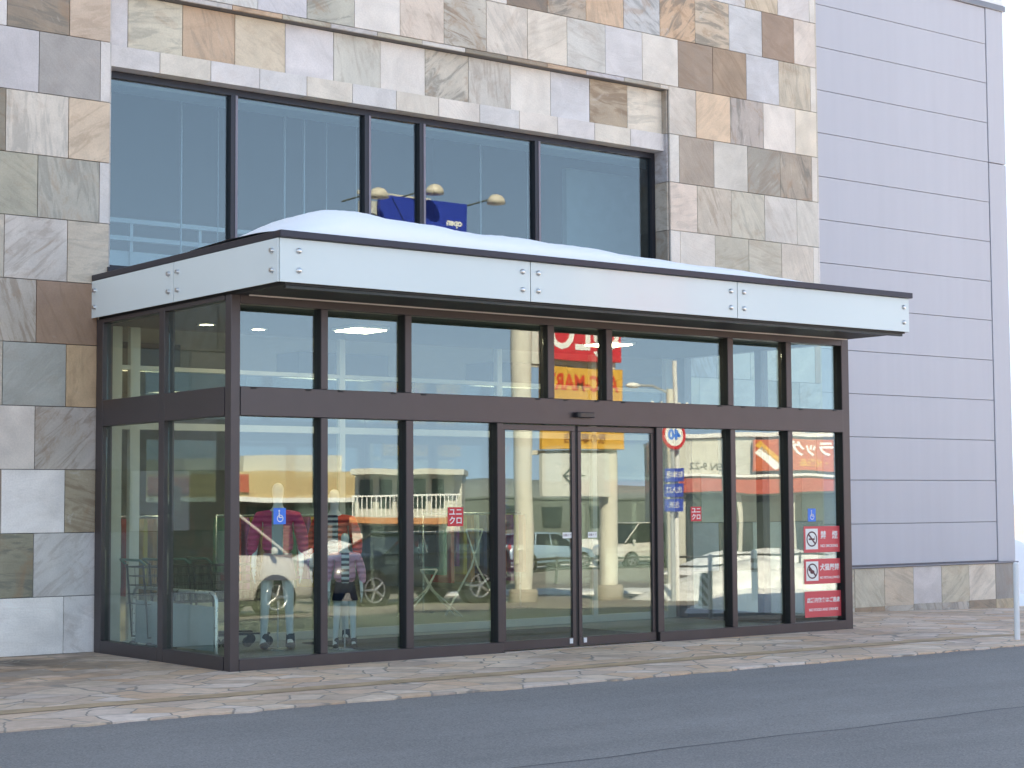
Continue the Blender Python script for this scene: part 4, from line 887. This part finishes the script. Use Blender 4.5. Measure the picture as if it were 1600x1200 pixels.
c = car('parked_minivan', 'pearl white minivan reflected large in the pane beside the corner post', 0, 0, AX, WCAR, 'van'); place(c, (6.86, -10.75), (1.42, .94))
c = car('parked_suv', 'dark estate car with alloy wheels reflected left of the sliding doors', 0, 0, 180 + AX, DCAR, 'suv'); place(c, (11.55, -15.0), (1.36, -.94))
c = car('parked_minivan', 'white minivan reflected between the second pylon column and the dark door edge', 0, 0, 180 + AX, WCAR, 'van'); place(c, (39.0, -38.3), (1.42, -.94))
c = car('parked_sedan', 'white saloon car reflected just left of the first pylon column', 0, 0, AX, WCAR, 'sedan'); place(c, (29.2, -37.5), (0, .94))
c = car('parked_sedan', 'pale blue saloon car reflected between the two pylon columns', 0, 0, AX, BCAR, 'sedan'); place(c, (35.2, -38.4), (0, .94))

# pylon sign
px, py = 16.55, -15.0
py_ = empty('pylon_sign', (px, py, G(px, py)), 180 + AX, 'tall two column pylon sign with blue, red and orange boards, seen reflected', 'sign')
for x in (1.20, -1.20):
    b = MB(); b.cyl((x, 0, .25), (x, 0, 8.9), .21, n=32); cc = b.build('column', mat('column_cream', (.62, .60, .54), .5, 0, .04, 2), py_)
    b = MB(); b.lathe([(.0, .32), (.30, .32), (.34, .27), (.34, -.2), (0, -.2)], (x, 0, 0), 28); b.build('column_base', mat('concrete', (.33, .30, .26), .9, 0, .15, 5), cc)
def sign(z0, z1, x0, x1, m, y=-.32, th=.12, nm='sign_board', parent=None):
    b = MB(); b.bbox(x0, x1, y, y + th, z0, z1, .01); return b.build(nm, m, parent or py_)
zg = -G(px, py)
ORG = mat('board_orange', (.68, .36, .06), .5, 0, .04, 2); BLUE = mat('board_blue', (.012, .045, .36), .5, 0, .05, 1); LG = mat('board_pale_grey', (.58, .60, .58), .5, 0, .05, 2)
s = sign(7.25 + zg, 9.25 + zg, -2.02, .64, BLUE)
text('lettering', 'open', .24, WHITEG, s, (-1.62, -.325, 8.74 + zg), ext=.004, bold=.01)
b = MB(); b.box(-1.98, .60, -.19, -.17, 7.3 + zg, 9.2 + zg); b.tube([(.30, -.327, 9.20 + zg), (-.35, -.327, 8.2 + zg)], .010, 6); b.build('brace', NAVY, s)
s = sign(4.72 + zg, 6.75 + zg, -1.38, .72, RED)
for tx, z in (('UNI', 6.24), ('QLO', 5.28)): text('lettering', tx, 1.02, WHITEG, s, (-.33, -.325, z + zg), ext=.004, bold=.018, sx=.92)
s = sign(2.76 + zg, 4.56 + zg, -1.42, .88, ORG)
text('lettering', 'ABC-MART', .50, mat('letter_red', (.62, .05, .02), .5), s, (-.27, -.325, 4.20 + zg), ext=.004, bold=.014, sx=.82)
text('lettering', '靴の専門店', .24, mat('letter_brown', (.25, .08, .01), .5), s, (-.27, -.325, 2.98 + zg), ext=.004, bold=.004)
b = MB(); b.box(-.9, .55, -.328, -.322, 3.22 + zg, 3.245 + zg); b.build('ruled_line', MATS['letter_brown'], s)
s = sign(1.74 + zg, 2.67 + zg, -.98, .88, LG)
b = MB(); b.box(-.28, .30, -.330, -.322, 2.18 + zg, 2.21 + zg)
for q in (1, -1): b.add([(.36, -.33, 2.195 + zg), (.10, -.33, 2.195 + q * .23 + zg), (.06, -.33, 2.195 + q * .20 + zg), (.30, -.33, 2.195 + zg)], [(0, 1, 2, 3)])
b.build('arrow', mat('arrow_grey', (.08, .1, .1), .5), s)
b = MB()
for z in (2.70, 4.6, 6.45, 7.15, 9.3): b.bbox(-1.09, 1.09, -.05, .05, z - .05 + zg, z + .05 + zg, .01)
b.build('cross_beam', MATS['column_cream'], py_)
b = MB(); b.box(-1.0, 1.0, -.1, .1, 4.62 + zg, 9.1 + zg); b.build('back_box', LG, py_)
for x, zl in ((1.05, -.22), (-.62, .04), (-2.55, -.02)):
    b = MB(); b.tube([(x + .62, -.2, 9.20 + zl + zg), (x + .35, -.45, 9.30 + zl + zg), (x, -.75, 9.42 + zl + zg)], .022, 8); a_ = b.build('lamp_arm', MATS['arrow_grey'], py_)
    b = MB(); b.lathe([(.06, .12), (.16, .08), (.235, -.02), (.25, -.13), (.0, -.15)], (x - .05, -.80, 9.40 + zl + zg), 20); b.build('flood_lamp', mat('lamp_cream', (.66, .60, .50), .4), a_)

# utility pole with lamp, white lamp post and speed sign in the snow verge
def pole_thing(name, label, cat, x, y, h, r, m):
    t = empty(name, (x, y, G(x, y) - .05), 180 + AX, label, cat); b = MB(); b.cyl((0, 0, 0), (0, 0, h), r, r * .8, 16); b.build('pole', m, t); return t
GALV = mat('galvanised', (.55, .57, .58), .4, .5)
t = pole_thing('street_lamp', 'white lamp post reflected right of the doors, beside the round speed sign', 'street lamp', 17.98, -12.95, 5.2, .055, WHITEP)
t = pole_thing('utility_pole', 'cream utility pole with cross arms and side lamp reflected right of the doors', 'pole', 18.75, -13.95, 4.7, .10, mat('column_cream'))
b = MB()
for z in (4.05, 4.25): b.bbox(-.55, .55, -.05, .05, z - .03, z + .03, .006)
b.build('cross_arm', MATS['arrow_grey'], t)
for x in (-.5, -.25, .25, .5): b = MB(); b.lathe([(0, .14), (.03, .13), (.045, .08), (.03, .05), (.045, .02), (0, 0)], (x, 0, 4.28), 10); b.build('insulator', WHITEG, t)
b = MB(); b.tube([(0, 0, 4.6), (.5, 0, 4.75), (.95, 0, 4.75)], .03, 8); a_ = b.build('lamp_arm', GALV, t)
b = MB(); b.sph((1.10, 0, 4.74), .11, 12, 8, (2.0, .9, .6)); b.build('lamp_head', WHITEG, a_)
t = pole_thing('traffic_sign', 'round red ringed speed sign above blue plates, reflected just right of the doors', 'traffic sign', 17.72, -12.8, 3.9, .045, GALV)
b = MB(); b.cyl((0, -.06, 3.58), (0, -.075, 3.58), .31, n=32); s = b.build('sign_disc', RED, t)
b = MB(); b.cyl((0, -.076, 3.58), (0, -.079, 3.58), .235, n=32); b.build('sign_face', WHITEG, s)
text('lettering', '40', .30, BLU, s, (0, -.081, 3.58), ext=.002, bold=.012)
for z, tx in ((2.72, '駐車場'), (2.40, '出入口'), (2.08, '左折')):
    b = MB(); b.bbox(-.26, .26, -.07, -.055, z - .14, z + .14, .005); s = b.build('blue_plate', mat('plate_blue', (.03, .07, .38), .5), t)
    text('lettering', tx, .15, WHITEG, s, (0, -.073, z), ext=.002)

# bollards and snow marker
t = empty('bollard', (13.2, -5.9, G(13.2, -5.9)), 0, 'white bollard with dark red bands reflected in the second pane from the right', 'bollard')
b = MB(); b.cyl((0, 0, 0), (0, 0, .95), .055, n=20); b.sph((0, 0, .95), .055, 14, 8); b.build('post', WHITEG, t)
for z in (.62, .78): b = MB(); b.cyl((0, 0, z), (0, 0, z + .07), .058, n=20); b.build('band', mat('band_maroon', (.12, .02, .03), .5), t)
t = empty('marker_post', (11.9, -5.75, G(11.9, -5.75)), 0, 'diagonally striped flat marker post reflected in the first fixed pane right of the doors', 'marker post')
m, n, bb, L = nodes_mat('hazard_stripes'); tc = N(n, 'ShaderNodeTexCoord'); sp = N(n, 'ShaderNodeSeparateXYZ'); L(tc.outputs['Object'], sp.inputs[0])
q = N(n, 'ShaderNodeMath', operation='ADD'); L(sp.outputs[0], q.inputs[0]); L(sp.outputs[2], q.inputs[1]); q2 = N(n, 'ShaderNodeMath', operation='MULTIPLY'); q2.inputs[1].default_value = 6; L(q.outputs[0], q2.inputs[0])
q3 = N(n, 'ShaderNodeMath', operation='FRACT'); L(q2.outputs[0], q3.inputs[0]); q4 = N(n, 'ShaderNodeMath', operation='GREATER_THAN'); q4.inputs[1].default_value = .5; L(q3.outputs[0], q4.inputs[0])
mx = N(n, 'ShaderNodeMix', data_type='RGBA'); mx.inputs['A'].default_value = (.7, .7, .66, 1); mx.inputs['B'].default_value = (.05, .05, .05, 1); L(q4.outputs[0], mx.inputs['Factor']); L(mx.outputs['Result'], bb.inputs['Base Color'])
b = MB(); b.prism([(-.14, 0), (.14, 0), (.07, .62), (-.07, .62)], -.02, .02); b.build('blade', m, t)
b = MB(); b.bbox(-.2, .2, -.12, .12, .0, .05, .01); b.build('foot', BLACK, t)

# snow banks and the snow covered verge
def fbm(x, y): return (math.sin(x * 1.3 + 2 * math.sin(y * .9)) + .6 * math.sin(y * 2.1 + x * .7) + .35 * math.sin(x * 4.3 - y * 3.1) + .2 * math.sin(x * 9 + y * 7)) / 2.15
def bank(cx, cy, L_, W_, h, rz, label, m=SNOWD, lump=.35):
    t = MB(); nx, ny = max(8, int(L_ / .25)), max(8, int(W_ / .25)); vs = []
    for j in range(ny + 1):
        for i in range(nx + 1):
            u, v = 2 * i / nx - 1, 2 * j / ny - 1
            x = u * L_ / 2; y = v * W_ / 2; X = cx + x * math.cos(R(rz)) - y * math.sin(R(rz)); Y = cy + x * math.sin(R(rz)) + y * math.cos(R(rz))
            e = max(0, 1 - abs(u) ** 3) ** .6 * max(0, 1 - abs(v) ** 2.4) ** .6
            vs.append((X, Y, G(X, Y) - .03 + h * e * (1 + lump * fbm(X * 1.4, Y * 1.4)) + .02))
    w = nx + 1; t.add(vs, [(j * w + i, j * w + i + 1, (j + 1) * w + i + 1, (j + 1) * w + i) for j in range(ny) for i in range(nx)], True)
    return tag(t.build('snow_bank', m, fix=False), label, 'snow', 'snow banks around the forecourt', 'stuff')
def quad(c, label, h=.12, m=SNOW, nu=60, nv=60, name='snow_cover'):
    t = MB(); vs = []
    for j in range(nv + 1):
        for i in range(nu + 1):
            u, v = i / nu, j / nv
            X = (c[0][0] * (1 - u) + c[1][0] * u) * (1 - v) + (c[3][0] * (1 - u) + c[2][0] * u) * v; Y = (c[0][1] * (1 - u) + c[1][1] * u) * (1 - v) + (c[3][1] * (1 - u) + c[2][1] * u) * v
            e = min(1, 12 * min(u, 1 - u, v, 1 - v)) ** .5
            vs.append((X, Y, G(X, Y) + .005 + h * e * (1 + .5 * fbm(X, Y)) - .03 * (e < .01)))
    w = nu + 1; t.add(vs, [(j * w + i, j * w + i + 1, (j + 1) * w + i + 1, (j + 1) * w + i) for j in range(nv) for i in range(nu)], True)
    return tag(t.build(name, m, fix=False), label, kind='structure')
quad([(10.9, -5.2), (13.2, -3.3), (40, -12), (28, -22)], None, .16)
quad([(33, -30.5), (33, -22), (70, -22), (70, -30.5)], None, .22)
quad([(6, -39.5), (46, -39.5), (48, -47), (6, -47)], None, .10, SNOWD)
quad([(16.5, -19.5), (22, -16.5), (24, -18.5), (18.5, -22)], None, .05, SNOWD)
bank(29.5, -42.5, 8, 2.6, .95, AX, 'long grey snow bank reflected behind the dark estate car')
bank(14, -42, 14, 3, 1.3, AX, 'snow bank in front of the orange walled shop, reflected at the far left')
bank(42.5, -42, 9, 2, 1.2, AX, 'snow bank reflected behind the far white minivan')
bank(39.5, -31.0, 9, 2.2, .75, AX, 'snow bank in front of the drugstore, reflected right of the doors')
bank(22.5, -13.6, 9, 2.0, .75, AX, 'low snow bank on the verge beside the pylon sign')

t = empty('guard_fence', (0, 0, 0), 0, 'dark two rail pipe fence along the snow verge, reflected right of the doors', 'fence')
b = MB()
for z in (.42, .72): b.tube([(x, -24.5, G(x, -24.5) + z) for x in range(22, 41, 2)], .035, 6)
b.build('rail', mat('fence_dark', (.05, .05, .045), .5), t)
for x in range(22, 41, 2): b = MB(); b.cyl((x, -24.5, G(x, -24.5) - .1), (x, -24.5, G(x, -24.5) + .78), .04, n=8); b.build('post', mat('fence_dark'), t)

# shops opposite
def rbox(b, o, l0, l1, d0, d1, z0, z1):      # o origin; l along the street, d away from us
    b.box(l0, l1, d0, d1, z0, z1)
AX2 = 37.6      # two of the buildings stand askew to the lot
def shop(name, label, ox, oy, zz=-1.25, rz=0):
    return empty(name, (ox, oy, zz), rz, label, 'building')   # local +X = along the street, local -Y = away from the store
REDB = mat('wall_band_red', (.42, .075, .055), .6); CRW = mat('wall_cream', (.50, .50, .46), .8, 0, .06, .5); OCH = mat('wall_ochre', (.48, .36, .20), .7, 0, .06, .6); SHG = mat('shop_window_dark', (.03, .045, .045), .15, 0, .1, .5, spec=.8)
t = shop('drugstore', 'cream drugstore with a red band and red sign, reflected at the right', 39.45, -36.0, rz=AX2)
b = MB(); b.box(-.3, 16, -14, 0, 3.75, 5.35); b.box(-.3, 16, -14, -.35, 0, 3.75); b.build('wall', CRW, t)
b = MB(); b.bbox(-.32, 16.0, .002, .12, 3.22, 3.72, .01); b.build('red_fascia', REDB, t)
b = MB(); b.bbox(-.35, 16.1, -.1, .14, 3.80, 3.90, .01); b.bbox(-.35, 16.1, -14, .16, 5.36, 5.52, .01); b.build('eaves', WHITEP, t)
for i in range(7): b = MB(); b.box(.3 + 2.15 * i, 2.25 + 2.15 * i, -.34, -.30, .3, 3.15); b.build('shop_window', SHG, t)
b = MB(); b.box(2.55, 2.56, 0, 0, 0, 0)
b = MB(); b.bbox(2.85, 4.05, .13, .30, 4.02, 5.25, .01); s = b.build('sign_panel', mat('sign_orange_red', (.52, .11, .05), .5), t)
b = MB(); y = .303
def dquad(bb_, pts): bb_.add([(x, y + .004, z) for x, z in pts] + [(x, y, z) for x, z in pts], [(0, 1, 2, 3), (4, 5, 6, 7), (0, 1, 5, 4), (1, 2, 6, 5), (2, 3, 7, 6), (3, 0, 4, 7)])
dquad(b, [(2.9, 4.75), (3.15, 5.0), (3.95, 4.2), (3.7, 4.04)]); b.build('white_stroke', WHITEG, s)
b = MB(); dquad(b, [(2.9, 5.03), (3.1, 5.22), (4.0, 4.45), (4.0, 4.22)]); b.build('yellow_stroke', ORG, s)
b = MB(); b.bbox(4.25, 9.5, .13, .28, 4.02, 5.25, .01); s = b.build('sign_panel', mat('sign_orange_red'), t)
text('lettering', 'ハドラッグ', .60, WHITEG, s, (5.75, .285, 4.86), rot=(R(90), 0, R(180)), ext=.004, bold=.02)
text('lettering', 'くすり・化粧品', .32, ORG, s, (5.75, .285, 4.32), rot=(R(90), 0, R(180)), ext=.004, bold=.008)
text('lettering', 'OPEN 9-22', .42, MATS['arrow_grey'], t, (1.35, .005, 4.20), rot=(R(90), 0, R(180)), ext=.004, bold=.006)
t = shop('orange_shop', 'ochre walled shop with pale parapet and red sign, reflected at the left', 30.5, -60.0)
b = MB(); b.box(-14, 11.5, -16, 0, 3.10, 4.40); b.build('wall', OCH, t)
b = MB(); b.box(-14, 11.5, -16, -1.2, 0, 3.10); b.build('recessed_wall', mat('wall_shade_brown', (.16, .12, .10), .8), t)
b = MB(); b.box(3.4, 8.9, -12, -.4, 4.40, 5.20); b.build('parapet', CRW, t)
b = MB(); b.bbox(-14, 11.6, .002, .2, 3.0, 3.22, .01); b.build('canopy_edge', WHITEP, t)
for i in range(10): b = MB(); b.box(-13.6 + 2.5 * i, -11.5 + 2.5 * i, -1.19, -1.14, .4, 2.8); b.build('shop_window', SHG, t)
for x0, x1 in ((1.2, 3.4), (-6, -2)): b = MB(); b.bbox(x0, x1, .01, .15, 3.4, 4.25, .01); b.build('sign_panel', REDB, t)
t = shop('balcony_building', 'small white building with a railed balcony and orange awning, reflected left of the doors', 34.9, -52.3, rz=AX2)
b = MB(); b.box(0, 4.8, -7, 0, 0, 2.3); b.box(0, 4.8, -7, -1.4, 2.3, 4.1); b.box(-.1, 4.9, -7, .05, 4.1, 4.35); b.build('wall', CRW, t)
for i in range(5): b = MB(); b.box(.2 + .8 * i, .75 + .8 * i, -1.39, -1.35, 2.7, 3.9); b.build('window', SHG, t)
b = MB()
for i in range(25): b.box(.02 + .19 * i, .06 + .19 * i, -.03, .0, 2.31, 3.2)
b.box(0, 4.8, -.04, .01, 3.2, 3.27); b.build('balcony_rail', WHITEP, t)
b = MB(); b.bbox(-.05, 4.25, .001, .6, 2.0, 2.28, .02); b.build('awning', mat('awning_orange', (.50, .22, .10), .7), t)
b = MB(); b.box(.4, 3.8, .002, .04, .2, 1.9); b.build('shop_window', SHG, t)
t = shop('warehouse', 'long low grey green warehouse reflected behind the cars', 60, -90)
b = MB(); b.box(-14, 26.5, -20, 0, 0, 3.1); b.box(-14.2, 26.7, -20, .1, 3.1, 3.25); b.build('wall', mat('warehouse_wall', (.13, .16, .15), .8, 0, .12, .4), t)
for i in range(8): b = MB(); b.box(-12 + 4.6 * i, -10 + 4.6 * i, .002, .05, 1.0, 2.6); b.build('window', SHG, t)
# hills beyond
def hills(name, r0, a0, a1, h, m):
    b = MB(); vs = []; n = 90
    for i in range(n + 1):
        a = R(a0 + (a1 - a0) * i / n); hh = h * (.55 + .45 * math.sin(i * .21) * math.sin(i * .083 + 1) + .12 * math.sin(i * .9))
        for q, z in ((0, -3), (.0, hh * .6), (60, hh), (200, hh * .7), (260, -3)): vs.append(((r0 + q) * math.sin(a), -(r0 + q) * math.cos(a), z))
    b.add(vs, [(i * 5 + j, (i + 1) * 5 + j, (i + 1) * 5 + j + 1, i * 5 + j + 1) for i in range(n) for j in range(4)], True)
    return tag(b.build(name, m, fix=False), kind='structure')
hills('hills', 520, -70, 120, 9, mat('hill_blue_grey', (.16, .19, .20), .95, 0, .25, .02))

# ------------------------------------------------------------------ right edge: white post and what lies beyond the corner of the wing
t = empty('bollard', (8.87, -2.45, G(9.9, -2.62)), 0, 'slim white post at the right end of the pavement', 'post')
o = t; 
b = MB(); b.cyl((0, 0, 0), (0, 0, .88), .032, n=18); b.sph((0, 0, .88), .032, 12, 8); b.build('post', WHITEP, t)
quad([(16.8, 3), (40, -1), (60, 30), (18, 30)], None, .10, SNOW)
bank(21.5, 8, 7, 2.4, .9, 70, 'snow bank beyond the right corner of the metal panelled wing', SNOW)
